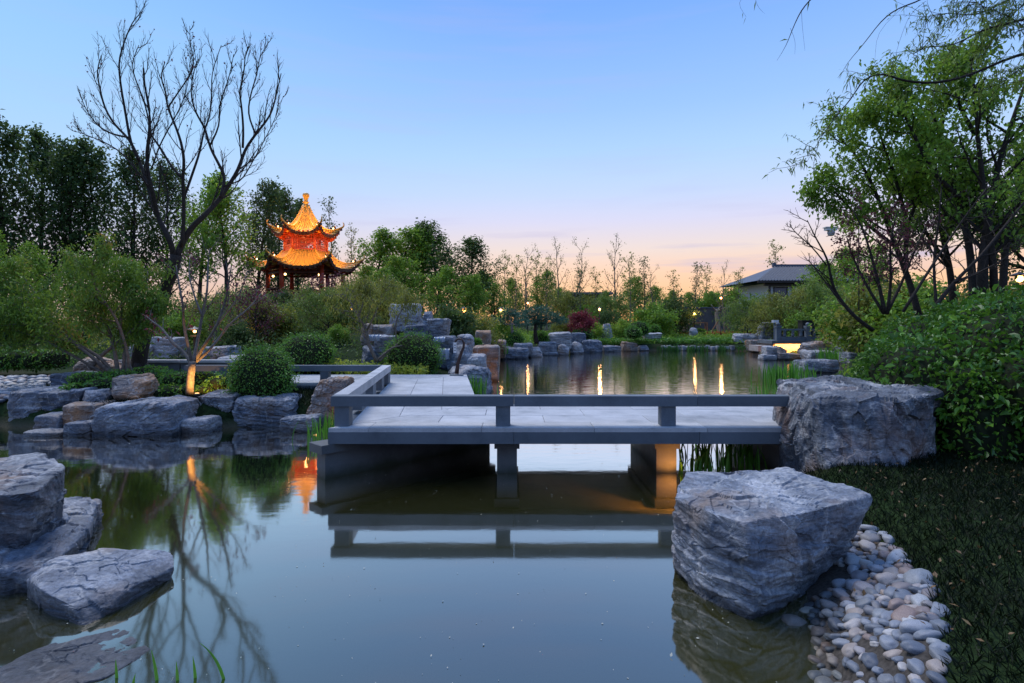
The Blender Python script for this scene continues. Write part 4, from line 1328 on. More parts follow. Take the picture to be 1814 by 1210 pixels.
rr = ramp(nt, [(0.3, (0.55,) * 3), (0.7, (1.3,) * 3)]); L(no.outputs[0], rr.inputs[0])
x = N('ShaderNodeMix'); x.data_type = 'RGBA'; x.blend_type = 'MULTIPLY'; x.inputs[0].default_value = 1
L(r.outputs[0], x.inputs[6]); L(rr.outputs[0], x.inputs[7])
sz_ = N('ShaderNodeSeparateXYZ'); L(gi.outputs['Position'], sz_.inputs[0])
wr = ramp(nt, [(0.0, (0.5, 0.47, 0.38)), (0.07, (0.55, 0.53, 0.47)), (0.14, (1, 1, 1))]); L(sz_.outputs['Z'], wr.inputs[0])
wx = N('ShaderNodeMix'); wx.data_type = 'RGBA'; wx.blend_type = 'MULTIPLY'; wx.inputs[0].default_value = 1
L(x.outputs[2], wx.inputs[6]); L(wr.outputs[0], wx.inputs[7]); L(wx.outputs[2], b.inputs['Base Color'])
b.inputs['Roughness'].default_value = 0.5
bp = N('ShaderNodeBump'); bp.inputs['Strength'].default_value = 0.25; bp.inputs['Distance'].default_value = 0.006
L(no.outputs[0], bp.inputs['Height']); L(bp.outputs[0], b.inputs['Normal'])
M['pebble'] = m

# the bed they lie on
bx, by = np.meshgrid(np.linspace(1.0, 3.4, 60), np.linspace(1.9, 5.2, 70), indexing='ij')
E_R = np.array([(1.66, 2.2), (1.9, 2.55), (2.1, 2.85), (2.34, 3.2), (2.54, 3.7), (2.66, 4.1), (2.66, 4.3), (2.3, 4.6), (2.2, 5.1)])   # its edge against the grass


def edge_x(y):
    return np.interp(y, E_R[:, 1], E_R[:, 0])


sd = pond_sd(bx, by)
beach = empty('pebble_beach', (0, 0, 0))
beach['kind'] = 'structure'
pb_shapes = []
for k in range(10):
    V, F = cube_sphere(7)
    V = np.sign(V) * np.abs(V) ** rng.uniform(0.78, 1.0)
    ax = np.array([1.0, rng.uniform(0.66, 0.9), rng.uniform(0.42, 0.62)])
    q = V * ax
    q = q * (1 + 0.22 * fbm(V * 0.9, 2, 300 + k))[:, None]
    g = Geo(); g.add(q, F)
    pb_shapes.append(g.mesh('pebble', M['pebble'], smooth=True))
pts = []
cy_, cx_ = rng.uniform(2.3, 4.7, 90000), rng.uniform(1.0, 2.8, 90000)
cs_ = pond_sd(cx_, cy_)
ok_ = (cx_ < edge_x(cy_) + rng.normal(0, 0.03, 90000)) & (cs_ > -0.5 - 0.1 * rng.rand(90000))
cr_ = np.clip(rng.lognormal(math.log(0.052), 0.27, 90000), 0.03, 0.082) * np.where(rng.rand(90000) < 0.2, 0.7, 1.0)
PA = np.zeros((2000, 3)); npb = 0
for x, y, rad, s in zip(cx_[ok_], cy_[ok_], cr_[ok_], cs_[ok_]):
    q = PA[:npb]
    if npb and np.any((x - q[:, 0]) ** 2 + (y - q[:, 1]) ** 2 < (0.70 * (rad + q[:, 2])) ** 2):
        continue
    PA[npb] = (x, y, rad); npb += 1
    pts.append((x, y, rad, s))
    if npb >= 2000:
        break
pts.sort(key=lambda q: q[1])


def hidden_by_block(x, y):
    return 1.25 < x < 2.3 and 3.55 < y < 4.4 and (x - 1.15) * 0.35 + 3.35 < y


vis = [q for q in pts if not hidden_by_block(q[0], q[1])]
vis.sort(key=lambda q: (q[3] < -0.25, q[1]))
rest = Geo()
vz = ground_z(np.array([q[0] for q in vis]), np.array([q[1] for q in vis]))
for i, (x, y, rad, s) in enumerate(vis):
    z = vz[i] + rad * rng.uniform(0.10, 0.42)
    rot = (rng.normal(0, 0.22), rng.normal(0, 0.22), rng.uniform(0, 6.28))
    if i < 298:
        o = link('pebble', pb_shapes[i % 10], beach, (x, y, z))
        o.rotation_euler = rot
        k = rad * rng.uniform(0.95, 1.1)
        o.scale = (k * rng.uniform(0.95, 1.25), k, k)
    else:
        V, F = cube_sphere(4)
        c_, s_ = math.cos(rot[2]), math.sin(rot[2])
        q = V * np.array([rad * 1.1, rad * 0.8, rad * 0.55])
        rest.add(np.stack([q[:, 0] * c_ - q[:, 1] * s_, q[:, 0] * s_ + q[:, 1] * c_, q[:, 2]], 1) + (x, y, z), F)
if rest.v:
    o = rest.build('smaller_pebbles', M['pebble'], beach, smooth=True); o['kind'] = 'stuff'
# sand and grit between them
g = Geo()
X = np.stack([bx, by, ground_z(bx, by) + 0.012 - 0.2 * np.clip((bx - edge_x(by)) / 0.1, 0, 1)], 2)
g.grid(X); M['grit'] = plain('wet_grit', (0.07, 0.06, 0.05), 0.9, var=0.4, scale=40, bump=0.6, spec=0.2)
g.build('grit_bed', M['grit'], beach, smooth=True)['kind'] = 'stuff'
# the pebble patch on the left shore
g = Geo()
V, F = cube_sphere(4)
pl_ = []
for i in range(2600):
    y = rng.uniform(10.1, 13.0); x = -0.907 * y + rng.uniform(-0.5, 1.35)
    rad = rng.uniform(0.06, 0.115)
    if any((x - a_) ** 2 + (y - b2_) ** 2 < (0.85 * (rad + c2_)) ** 2 for a_, b2_, c2_ in pl_):
        continue
    pl_.append((x, y, rad))
    q = V * np.array([rad * 1.15, rad * 0.85, rad * 0.6]); a = rng.uniform(0, 6.28)
    q = np.stack([q[:, 0] * math.cos(a) - q[:, 1] * math.sin(a), q[:, 0] * math.sin(a) + q[:, 1] * math.cos(a), q[:, 2]], 1)
    g.add(q + (x, y, 0.0), F)
V_ = np.concatenate(g.v)
kv = len(V)
cen = V_.reshape(-1, kv, 3).mean(1)
zz = ground_z(cen[:, 0], cen[:, 1])
V_[:, 2] += np.repeat(zz + 0.03 + rng.uniform(0, 0.03, len(zz)), kv)
g.v = [V_]
tag(g.build('pebble_gravel', M['pebble'], smooth=True), 'patch of pale cobbles on the left shore by the clipped hedge', 'pebbles', kind='stuff')

# ------------------------------------------------------------------ leaves, branches, trees
def unit(v):
    return v / (np.linalg.norm(v, axis=-1, keepdims=True) + 1e-9)


def leaves(g, C, size, aspect=0.5, bias=None, up=0.5, fold=0.12, droop=0.15, fine=False, rs=rng):
    """Leaf blades at points C: each a folded quad (or two, when fine) with its own direction."""
    C = np.asarray(C, float)
    n = len(C)
    if not n:
        return
    sz = np.asarray(size) * rs.uniform(0.65, 1.3, n)
    a = rs.normal(size=(n, 3))
    if bias is not None:
        a = unit(a) + bias
    a = unit(a - np.array([0, 0, droop]))
    nn = unit(rs.normal(size=(n, 3)) + np.array([0, 0, up]) * 2)
    b = unit(np.cross(nn, a)); nn = np.cross(a, b)
    Lh, W = sz[:, None], (sz * aspect)[:, None]
    tip = C + a * Lh - np.array([0, 0, 1]) * Lh * droop
    if fine:
        l1, l2 = C + a * Lh * 0.28 + b * W * 0.42 + nn * W * fold * 2, C + a * Lh * 0.66 + b * W * 0.44 + nn * W * fold * 2
        r1, r2 = C + a * Lh * 0.28 - b * W * 0.42 + nn * W * fold * 2, C + a * Lh * 0.66 - b * W * 0.44 + nn * W * fold * 2
        V = np.stack([C, l1, l2, tip, r2, r1], 1).reshape(-1, 3)
        i = np.arange(n)[:, None] * 6
        g.add(V, np.concatenate([i + [0, 3, 2, 1], i + [0, 5, 4, 3]]))
    else:
        l = C + a * Lh * 0.45 + b * W * 0.5 + nn * W * fold
        r = C + a * Lh * 0.45 - b * W * 0.5 + nn * W * fold
        V = np.stack([C, r, tip, l], 1).reshape(-1, 3)
        g.add(V, np.arange(4 * n).reshape(n, 4))


def branch_path(p, d, length, n, wob, trop, rs, tdir=(0, 0, 1)):
    pts = [np.array(p, float)]
    d = unit(np.array(d, float)); st = length / n
    t = np.array(tdir, float)
    for i in range(n):
        d = unit(d + rs.normal(size=3) * wob + t * trop)
        pts.append(pts[-1] + d * st)
    return np.array(pts)


def side_dir(d, ang, az):
    d = unit(d)
    ref = np.array([0, 0, 1.0]) if abs(d[2]) < 0.95 else np.array([1.0, 0, 0])
    u = unit(np.cross(d, ref)); v = np.cross(d, u)
    return unit(d * math.cos(ang) + (u * math.cos(az) + v * math.sin(az)) * math.sin(ang))


def sprout(path, rad, lvl, spec, tubes, tips, rs):
    """Children along a branch, down to twigs; leaf places collect in tips."""
    if lvl >= len(spec):
        return
    s = spec[lvl]
    Lp = np.linalg.norm(np.diff(path, axis=0), axis=1).sum()
    az = rs.uniform(0, 6.28)
    for i in range(s['n']):
        t = s['from'] + (1 - s['from']) * (i + rs.uniform(0, 0.9)) / s['n']
        f = t * (len(path) - 1); k = min(int(f), len(path) - 2); q = path[k] + (path[k + 1] - path[k]) * (f - k)
        az += 2.4 + rs.normal(0, 0.3)
        d = side_dir(path[k + 1] - path[k], s['ang'] * rs.uniform(0.75, 1.25), az)
        if s.get('flat'):
            d[2] *= s['flat']; d = unit(d)
        Lc = Lp * s['len'] * (1 - s.get('taper', 0.55) * t) * rs.uniform(0.75, 1.2)
        if s.get('shape'):
            Lc = s['shape'](t) * rs.uniform(0.8, 1.2)
        rc = max(rad * s.get('rad', 0.5) * (1 - 0.5 * t), s.get('rmin', 0.006))
        pp = branch_path(q, d, Lc, s.get('seg', 5), s.get('wob', 0.12), s.get('trop', 0.05), rs)
        tubes.append((pp, np.linspace(rc, rc * 0.35, len(pp)), s.get('sides', 4)))
        if s.get('leaf'):
            m = s['leaf']
            tt = rs.uniform(s.get('lfrom', 0.15), 1.05, m) * (len(pp) - 1)
            kk = np.clip(tt.astype(int), 0, len(pp) - 2)
            pt = pp[kk] + (pp[kk + 1] - pp[kk]) * (tt - kk)[:, None]
            tips.append(pt + rs.normal(size=(m, 3)) * s.get('spread', 0.1))
        sprout(pp, rc, lvl + 1, spec, tubes, tips, rs)


def tree_meshes(seed, h, r, spec, leafmat, lsize, bark='bark', lean=(0, 0), aspect=0.55, wob=0.03, up=0.5, droop=0.2, paths=None, fine=False):
    rs = np.random.RandomState(seed)
    tubes, tips = [], []
    if paths is None:
        p = branch_path((0, 0, -0.25), (lean[0], lean[1], 1), h, 12, wob, 0.05, rs)
        paths = [(p, np.linspace(r, r * 0.12, len(p)))]
    for p, rd in paths:
        tubes.append((p, rd, 8))
        sprout(p, float(rd[0]) if len(rd) else r, 0, spec, tubes, tips, rs)
    g = Geo()
    for p, rd, sd in tubes:
        g.tube(p, rd, sd, cap=False)
    tm = g.mesh('trunk', M[bark], smooth=True)
    cm = None
    if tips and leafmat:
        g = Geo(); leaves(g, np.concatenate(tips), lsize, aspect, up=up, droop=droop, rs=rs, fine=fine)
        cm = g.mesh('crown', M[leafmat])
    return tm, cm


def plant(name, meshes, loc, label, cat='tree', group=None, scale=1.0, rotz=0.0, sz=None):
    o = empty(name, loc, rotz)
    o.scale = (scale, scale, sz or scale)
    tag(o, label, cat, group)
    link('trunk' if cat == 'tree' else 'stem', meshes[0], o)
    if meshes[1] is not None:
        link('crown' if cat == 'tree' else 'foliage', meshes[1], o)
    return o


# species, built once each at about 10 m
def cone(a, b_):
    return lambda t: a * (1 - t) ** 0.7 + b_


poplar = [tree_meshes(100 + k, 10.5, 0.16, [
    {'n': 30, 'from': 0.12, 'ang': 0.75, 'len': 0.3, 'shape': lambda t: 3.1 * math.sin(math.pi * min(1, 0.24 + 0.74 * t)) * 0.85 + 0.4, 'seg': 6, 'trop': 0.16, 'wob': 0.1, 'rad': 0.32, 'leaf': 14, 'spread': 0.13},
    {'n': 7, 'from': 0.2, 'ang': 0.7, 'len': 0.5, 'seg': 4, 'trop': 0.1, 'leaf': 24, 'spread': 0.22, 'rad': 0.45}], 'poplar_leaf', 0.21, wob=0.025) for k in range(3)]
light_tree = [tree_meshes(140 + k, 8.5, 0.15, [
    {'n': 20, 'from': 0.22, 'ang': 0.85, 'shape': lambda t: 2.6 * math.sin(math.pi * min(1, 0.3 + 0.66 * t)) + 0.3, 'len': 1, 'seg': 6, 'trop': 0.10, 'wob': 0.13, 'rad': 0.35, 'leaf': 10, 'spread': 0.15},
    {'n': 8, 'from': 0.2, 'ang': 0.8, 'len': 0.5, 'seg': 4, 'trop': 0.02, 'leaf': 26, 'spread': 0.2, 'rad': 0.45}], 'green_leaf', 0.21, wob=0.05) for k in range(3)]
slim_tree = [tree_meshes(180 + k, 7.0, 0.07, [
    {'n': 17, 'from': 0.25, 'ang': 0.6, 'len': 1, 'shape': lambda t: 1.15 * (1 - 0.6 * t) + 0.2, 'seg': 5, 'trop': 0.14, 'wob': 0.1, 'rad': 0.35, 'leaf': 7, 'spread': 0.14, 'rmin': 0.012},
    {'n': 4, 'from': 0.3, 'ang': 0.6, 'len': 0.5, 'seg': 3, 'trop': 0.1, 'leaf': 7, 'spread': 0.13, 'rmin': 0.01}], 'olive_leaf' if k else 'poplar_leaf', 0.15, bark='bark_grey', wob=0.04) for k in range(3)]
bare_slim = [tree_meshes(200 + k, 8.0, 0.09, [
    {'n': 14, 'from': 0.22, 'ang': 0.5, 'len': 1, 'shape': lambda t: 2.2 * (1 - 0.65 * t) + 0.3, 'seg': 6, 'trop': 0.12, 'wob': 0.1, 'rad': 0.4, 'leaf': 2, 'spread': 0.12, 'rmin': 0.016},
    {'n': 5, 'from': 0.3, 'ang': 0.55, 'len': 0.5, 'seg': 4, 'trop': 0.08, 'leaf': 3, 'spread': 0.14, 'rmin': 0.012}], 'olive_leaf', 0.13, bark='bark_grey', wob=0.06) for k in range(2)]
round_bush = [tree_meshes(220 + k, 2.0, 0.07, [
    {'n': 22, 'from': 0.03, 'ang': 1.1, 'len': 1, 'shape': lambda t: 1.5 * math.sin(math.pi * min(1, 0.42 + 0.5 * t)) + 0.25, 'seg': 5, 'trop': 0.1, 'wob': 0.15, 'rad': 0.4, 'leaf': 18, 'spread': 0.14},
    {'n': 7, 'from': 0.15, 'ang': 0.8, 'len': 0.55, 'seg': 4, 'trop': 0.02, 'leaf': 34, 'spread': 0.16}], lm, 0.15, wob=0.1, bark='bark') for k, lm in enumerate(('green_leaf', 'olive_leaf', 'poplar_leaf'))]
feather = [tree_meshes(240 + k, 2.6, 0.07, [
    {'n': 24, 'from': 0.1, 'ang': 0.9, 'len': 1, 'shape': lambda t: 1.9 * math.sin(math.pi * min(1, 0.35 + 0.55 * t)) + 0.3, 'seg': 7, 'trop': -0.03, 'wob': 0.12, 'rad': 0.4, 'leaf': 26, 'spread': 0.10},
    {'n': 8, 'from': 0.15, 'ang': 0.7, 'len': 0.55, 'seg': 5, 'trop': -0.07, 'leaf': 38, 'spread': 0.12}], lm, 0.15, aspect=0.26, wob=0.1, droop=0.4) for k, lm in enumerate(('olive_leaf', 'willow_leaf'))]
purple_bush = [tree_meshes(260, 2.2, 0.06, [
    {'n': 20, 'from': 0.1, 'ang': 0.9, 'len': 1, 'shape': lambda t: 1.25 * math.sin(math.pi * min(1, 0.35 + 0.55 * t)) + 0.2, 'seg': 5, 'trop': 0.08, 'wob': 0.12, 'rad': 0.4, 'leaf': 14, 'spread': 0.12},
    {'n': 6, 'from': 0.2, 'ang': 0.8, 'len': 0.5, 'seg': 4, 'trop': 0.05, 'leaf': 26, 'spread': 0.13}], 'red_leaf', 0.14)]
purple_dark = [tree_meshes(262, 2.4, 0.06, [
    {'n': 16, 'from': 0.1, 'ang': 0.9, 'len': 1, 'shape': lambda t: 1.4 * math.sin(math.pi * min(1, 0.35 + 0.55 * t)) + 0.2, 'seg': 5, 'trop': 0.08, 'wob': 0.12, 'rad': 0.4, 'leaf': 8, 'spread': 0.12},
    {'n': 6, 'from': 0.2, 'ang': 0.8, 'len': 0.5, 'seg': 4, 'trop': 0.05, 'leaf': 11, 'spread': 0.13}], 'purple_leaf', 0.10)]


def put(name, sp, k, px, pytop, d, href, label, cat='tree', group=None, stretch=1.0):
    """Plant a copy so that its top stands at pytop seen from the viewpoint; href is the built height."""
    x = (px - 907) * d / 1000
    z = gz(x, d)
    top = EYE - (pytop - 572) * d / 1000
    s = (top - z) / href
    return plant(name, sp[k % len(sp)], (x, d, z), label, cat, group, s * stretch, rng.uniform(0, 6.28), s)


# tall trees on the left, back to front
TL = [
    (poplar, 1, -150, 236, 31, 'dark poplar beyond the picture edge, next in line of the wood'), (poplar, 2, -240, 250, 32, 'dark poplar far beyond the picture edge'),
    (poplar, 0, -62, 226, 30, 'tall dense dark poplar cut by the picture edge, outermost of the wood'),
    (poplar, 1, 8, 212, 31, 'tallest dark poplar in the wood, leftmost of those whose top shows'),
    (poplar, 2, 68, 228, 33, 'dark poplar with a ragged top next to the tallest one'),
    (poplar, 0, 122, 252, 32, 'dark poplar in the middle of the wood, lower than its neighbours'),
    (poplar, 1, 182, 254, 34, 'loose crowned poplar with sky showing through its lower branches'),
    (poplar, 2, 232, 262, 33, 'dark poplar directly behind the crown of the bare tree'),
    (poplar, 0, 290, 284, 35, 'dark poplar just behind the fork of the bare tree'),
    (light_tree, 0, 352, 318, 31, 'paler green tree between the bare tree and the pagoda'),
    (light_tree, 1, 402, 306, 30, 'light green spreading tree left of the pagoda roofs'),
    (poplar, 1, 452, 318, 40, 'dark poplar rising behind the pagoda upper roof, on its left'),
    (poplar, 2, 496, 330, 43, 'narrow dark poplar close behind the pagoda finial'),
    (poplar, 0, 528, 356, 46, 'dark poplar hidden mostly by the pagoda'),
    (slim_tree, 0, 588, 346, 40, 'thin sparse tree beside the pagoda upper roof'),
    (slim_tree, 1, 622, 398, 39, 'small sparse sapling by the tip of the pagoda lower roof'),
    (light_tree, 1, 664, 404, 42, 'round topped green tree right of the pagoda'),
    (light_tree, 2, 706, 402, 43, 'tall bushy green tree second right of the pagoda'),
    (light_tree, 1, 682, 474, 33, 'fresh green tree right above the crowning pale boulder'), (light_tree, 2, 832, 486, 40, 'small bright green tree near the first garden lamp'), (light_tree, 0, 646, 470, 36, 'green tree just past the tip of the pagoda lower roof'),
    (light_tree, 0, 744, 414, 45, 'green tree with a flat top between two taller ones'),
    (poplar, 1, 786, 388, 44, 'tallest tree in the group right of the pagoda'),
    (poplar, 2, 836, 420, 45, 'sparse dark tree at the end of the group right of the pagoda'),
    (light_tree, 2, 720, 452, 36, 'bright green leaning tree above the rockery'),
    (light_tree, 0, 772, 470, 37, 'bright green bushy tree behind the rockery crown'),
    (light_tree, 1, 60, 430, 23, 'leafy green tree low in front of the dark poplars'),
    (light_tree, 2, -30, 400, 22, 'green tree at the picture edge before the poplars'),
]
for sp, k, px, py, d, lab in TL:
    put('poplar_tree' if sp is poplar else 'broadleaf_tree' if sp is light_tree else 'slender_tree', sp, k, px, py, d, {id(poplar): 10.9, id(light_tree): 8.9, id(slim_tree): 7.3}[id(sp)], lab, group='trees on the wooded left shore', stretch=1.5 if 640 < px < 860 else 1.0)
# thin trees along the far bank
FB = [(slim_tree, 0, 872, 455), (slim_tree, 1, 894, 446), (slim_tree, 2, 914, 452), (bare_slim, 0, 934, 437), (slim_tree, 1, 951, 448), (slim_tree, 2, 968, 456), (bare_slim, 1, 986, 430), (bare_slim, 0, 1006, 432),
      (slim_tree, 0, 1028, 470), (slim_tree, 2, 1056, 474), (bare_slim, 1, 1092, 424), (slim_tree, 1, 1116, 450), (slim_tree, 0, 1142, 452), (bare_slim, 0, 1166, 472), (slim_tree, 2, 1192, 480), (slim_tree, 0, 1232, 460),
      (slim_tree, 1, 1252, 468), (bare_slim, 1, 1284, 470), (slim_tree, 2, 1306, 474), (slim_tree, 1, 1372, 428)]
FBL = ['olive sapling just past the dark group of trees', 'upright thin tree first behind the leaning pine', 'thin loosely leaved tree behind the leaning pine crown', 'bare twiggy tree rising over the pines',
       'thin leafy tree next to a bare one over the pines', 'thin olive tree above the flat pine crowns', 'tall bare forked tree left of the low pavilion', 'second bare tree close to the low pavilion roof',
       'small thin tree before the low pavilion', 'thin tree at the end of the low pavilion roof', 'tallest bare tree on the far bank, with a clean dark trunk', 'leafy round headed tree right of the tall bare tree',
       'leafy thin tree beside the round headed one', 'bare low tree behind the round clipped shrubs', 'small olive tree above the dark wall end', 'upright leafy tree over the dark garden wall',
       'thin leafy tree right above the wooden table', 'nearly bare tree at the corner of the hall roof', 'olive tree touching the slope of the hall roof', 'small leafy tree rising behind the hall ridge']
for i, (sp, k, px, py) in enumerate(FB):
    d = 62 if i == 19 else 52 + 5 * math.sin(i * 2.1)
    put('bare_tree' if sp is bare_slim else 'slender_tree', sp, k, px, py, d, 8.3 if sp is bare_slim else 7.3, FBL[i], group='thin trees along the far bank', stretch=1.25)

FM = [(0, 878, 486, 'dense green tree behind the second garden lamp'), (1, 912, 492, 'rounded green tree behind the taller pine'), (2, 958, 478, 'broad green tree between two bare ones over the pines'), (0, 1000, 508, 'low green tree beside the low pavilion'),
      (1, 1070, 514, 'green tree at the far end of the low pavilion'), (2, 1124, 486, 'full green tree right behind the tall bare tree'), (0, 1158, 506, 'bushy green tree above the clipped balls'), (1, 1186, 514, 'green tree left of the garden wall end'),
      (2, 1222, 516, 'low green tree above the wooden table'), (0, 1262, 516, 'dense green tree before the hall corner'), (1, 846, 478, 'green tree where the dark group of trees ends')]
for k, px, py, lab in FM:
    put('broadleaf_tree', light_tree, k, px, py, 55 + 4 * math.sin(px), 8.9, lab, group='green trees along the far bank', stretch=1.15)
for k, px, py, d, lab in ((0, 1446, 462, 46, 'green tree before the far end of the hall roof'), (1, 1486, 440, 44, 'taller green tree hiding the far end of the hall'), (2, 1536, 430, 40, 'green tree behind the bare arching stem')):
    put('broadleaf_tree', light_tree, k, px, py, d, 8.9, lab, group='green trees along the far bank', stretch=1.3)

# bushes and small trees between
BU = [
    (feather, 0, 636, 492, 21, 'feathery olive small tree on the slope under the pagoda'), (feather, 1, 588, 508, 20, 'feathery grey green bush below the pagoda columns'), (feather, 0, 690, 500, 22, 'feathery olive bush behind the rockery crown'),
    (round_bush, 2, 520, 540, 22, 'dark green bush on the slope left of the pagoda steps'), (round_bush, 1, 470, 520, 20, 'olive bush at the foot of the pagoda hill'), (feather, 1, 430, 505, 21, 'soft willowy bush between bare tree and pagoda'),
    (round_bush, 0, 600, 570, 17.5, 'bright green bush behind the second clipped shrub'), (round_bush, 2, 660, 555, 19, 'dark bush left of the rockery'), (purple_dark, 0, 575, 478, 24, 'dull purple bush before the pagoda columns'),
    (round_bush, 2, 498, 508, 28, 'dark bush against the pagoda base, on its left'), (feather, 0, 540, 512, 27.5, 'olive feathery bush hiding the pagoda base'), (round_bush, 1, 590, 506, 28, 'olive bush against the pagoda base, on its right'), (feather, 1, 622, 500, 29, 'grey green feathery bush past the pagoda base'),
    (feather, 0, 1008, 512, 50, 'olive feathery bush in front of the low pavilion, at its near end'), (feather, 1, 1072, 522, 50, 'grey green feathery bush before the low pavilion door side'), (round_bush, 0, 1042, 534, 48, 'green bush below the low pavilion eave'),
    (purple_dark, 0, 455, 500, 19, 'purple leaved bush at the tip of the pagoda lower roof'), (round_bush, 2, 790, 528, 24, 'dark rounded bush above the sloping rockery boulder'), (round_bush, 1, 838, 540, 27, 'olive bush with low branches by the first garden lamp'),
    (feather, 1, 800, 545, 26, 'misty grey green bush behind the rockery shoulder'), (round_bush, 0, 878, 556, 31, 'green bush by the second garden lamp'), (round_bush, 1, 1000, 560, 38, 'olive bush left of the red maple'),
    (purple_bush, 0, 1028, 543, 37, 'round dark red maple on the far bank'), (round_bush, 0, 1058, 566, 39, 'light green bush right of the red maple'), (round_bush, 0, 1104, 560, 40, 'yellow green leafy bush behind the clipped shrubs'),
    (round_bush, 2, 1082, 545, 46, 'dark bush under the tall bare tree'), (round_bush, 0, 1166, 528, 44, 'broad fresh green bush behind the clipped shrubs'), (round_bush, 2, 1204, 520, 47, 'dark green bush left of the garden wall'),
    (round_bush, 0, 1262, 510, 54, 'pale green bush over the garden wall'), (round_bush, 0, 1300, 500, 54, 'fresh green bush in front of the hall, by its white wall'), (feather, 1, 1322, 525, 42, 'wide low willow like bush before the hall'),
    (feather, 0, 1362, 530, 40, 'dark spreading bush beyond the scholar rock'), (feather, 0, 1414, 505, 36, 'tall olive bush in front of the hall windows'), (round_bush, 1, 1392, 540, 38, 'low olive bush behind the terrace'),
    (round_bush, 0, 1446, 530, 33, 'green bush right of the black cabinet'), (feather, 1, 1470, 500, 34, 'soft pale bush beside the end of the hall roof'), (round_bush, 1, 1502, 520, 28, 'olive bush behind the leaning bare stem'),
    (round_bush, 0, 1540, 490, 24, 'green bush behind the purple leaved shrub'), (round_bush, 1, 1600, 470, 22, 'olive bush under the tall trees on the right shore'), (round_bush, 0, 1660, 480, 19, 'green bush between the stems of the right shore trees'),
    (round_bush, 2, 1730, 470, 18, 'dark bush under the right shore trees'), (round_bush, 1, 1790, 480, 17, 'olive bush by the lamp at the picture edge'), (round_bush, 2, 1850, 470, 17, 'dark bush at the edge of the right shore wood'),
    (round_bush, 2, 60, 520, 21, 'dark green bush behind the low hedge'), (round_bush, 2, -10, 500, 20, 'dark bush at the picture edge behind the low hedge'), (round_bush, 1, 130, 560, 19, 'dark rounded bush behind the maple'),
    (round_bush, 0, 330, 540, 21, 'green bush behind the bare tree trunk'), (feather, 0, 380, 520, 23, 'olive feathery bush beyond the purple leaved tree'), (round_bush, 2, 410, 560, 18, 'dark green bush behind the far railing'),
]
for sp, k, px, py, d, lab in BU:
    put('broad_shrub' if sp is round_bush else 'feathery_shrub' if sp is feather else 'red_maple' if sp is purple_bush else 'purple_shrub', sp, k, px, py, d, 2.9 if sp is round_bush else 3.1 if sp is feather else 2.9, lab, 'shrub', 'shrubs on the banks', stretch=1.1)

# far-off wood that closes the view, and low undergrowth on the slopes
def mass(name, mat, N, fx, lsize, label):
    g = Geo(); leaves(g, fx(N), lsize, 0.6, up=0.4)
    tag(g.build(name, M[mat]), label, 'undergrowth', kind='stuff')


def far_wood(n):
    x = rng.uniform(-115, 130, n); y = rng.uniform(68, 84, n)
    p = np.stack([x * 0.16, y * 0.1, np.zeros(n)], 1)
    top = 5.6 + 1.8 * perlin(p, 3) + 0.9 * perlin(p * 3, 5)
    return np.stack([x, y, 0.8 + (top - 0.8) * rng.rand(n) ** 0.8], 1)


def slope(x0, x1, y0, y1, hmax):
    def f(n):
        x = rng.uniform(x0, x1, n); y = rng.uniform(y0, y1, n)
        s = pond_sd(x, y)
        k = s > 0.5
        x, y = x[k], y[k]
        p = np.stack([x, y, np.zeros(len(x))], 1)
        h = hmax * np.clip(0.45 + 0.8 * perlin(p * 0.7, 6), 0.08, 1.2)
        return np.stack([x, y, ground_z(x, y) + h * rng.rand(len(x))], 1)
    return f


mass('far_undergrowth', 'poplar_leaf', 50000, far_wood, 0.36, 'dark line of far off woodland closing the view')
mass('slope_undergrowth', 'poplar_leaf', 42000, slope(-26, -2.2, 15.5, 34, 0.75), 0.10, 'low dark undergrowth on the wooded slope')
mass('bank_undergrowth', 'green_leaf', 30000, slope(-3, 24, 33, 52, 0.5), 0.14, 'low green undergrowth along the far bank')
mass('shore_undergrowth', 'green_leaf', 26000, slope(8, 26, 12, 31, 0.7), 0.10, 'low green undergrowth on the right bank')


# ------------------------------------------------------------------ the bare tree
def traced(pts, d, r0, r1, dy=0.0, seed=0):
    """A limb through places seen in the photograph, wandering a little in depth."""
    rs = np.random.RandomState(seed)
    n = len(pts)
    dd = d + np.cumsum(rs.normal(0, 0.10, n)) + np.linspace(0, dy, n)
    dd[0] = d
    pts = [tuple(p_) if i_ in (0, n - 1) else (p_[0] + rs.normal(0, 2.2), p_[1] + rs.normal(0, 2.2)) for i_, p_ in enumerate(pts)]
    q = np.array([P(px, py, D) for (px, py), D in zip(pts, dd)])
    # smooth it
    t = np.linspace(0, n - 1, (n - 1) * 3 + 1)
    q = np.stack([np.interp(t, np.arange(n), q[:, k]) for k in range(3)], 1)
    for _ in range(2):
        q[1:-1] = (q[:-2] + 2 * q[1:-1] + q[2:]) / 4
    return q, np.linspace(r0, r1, len(q))


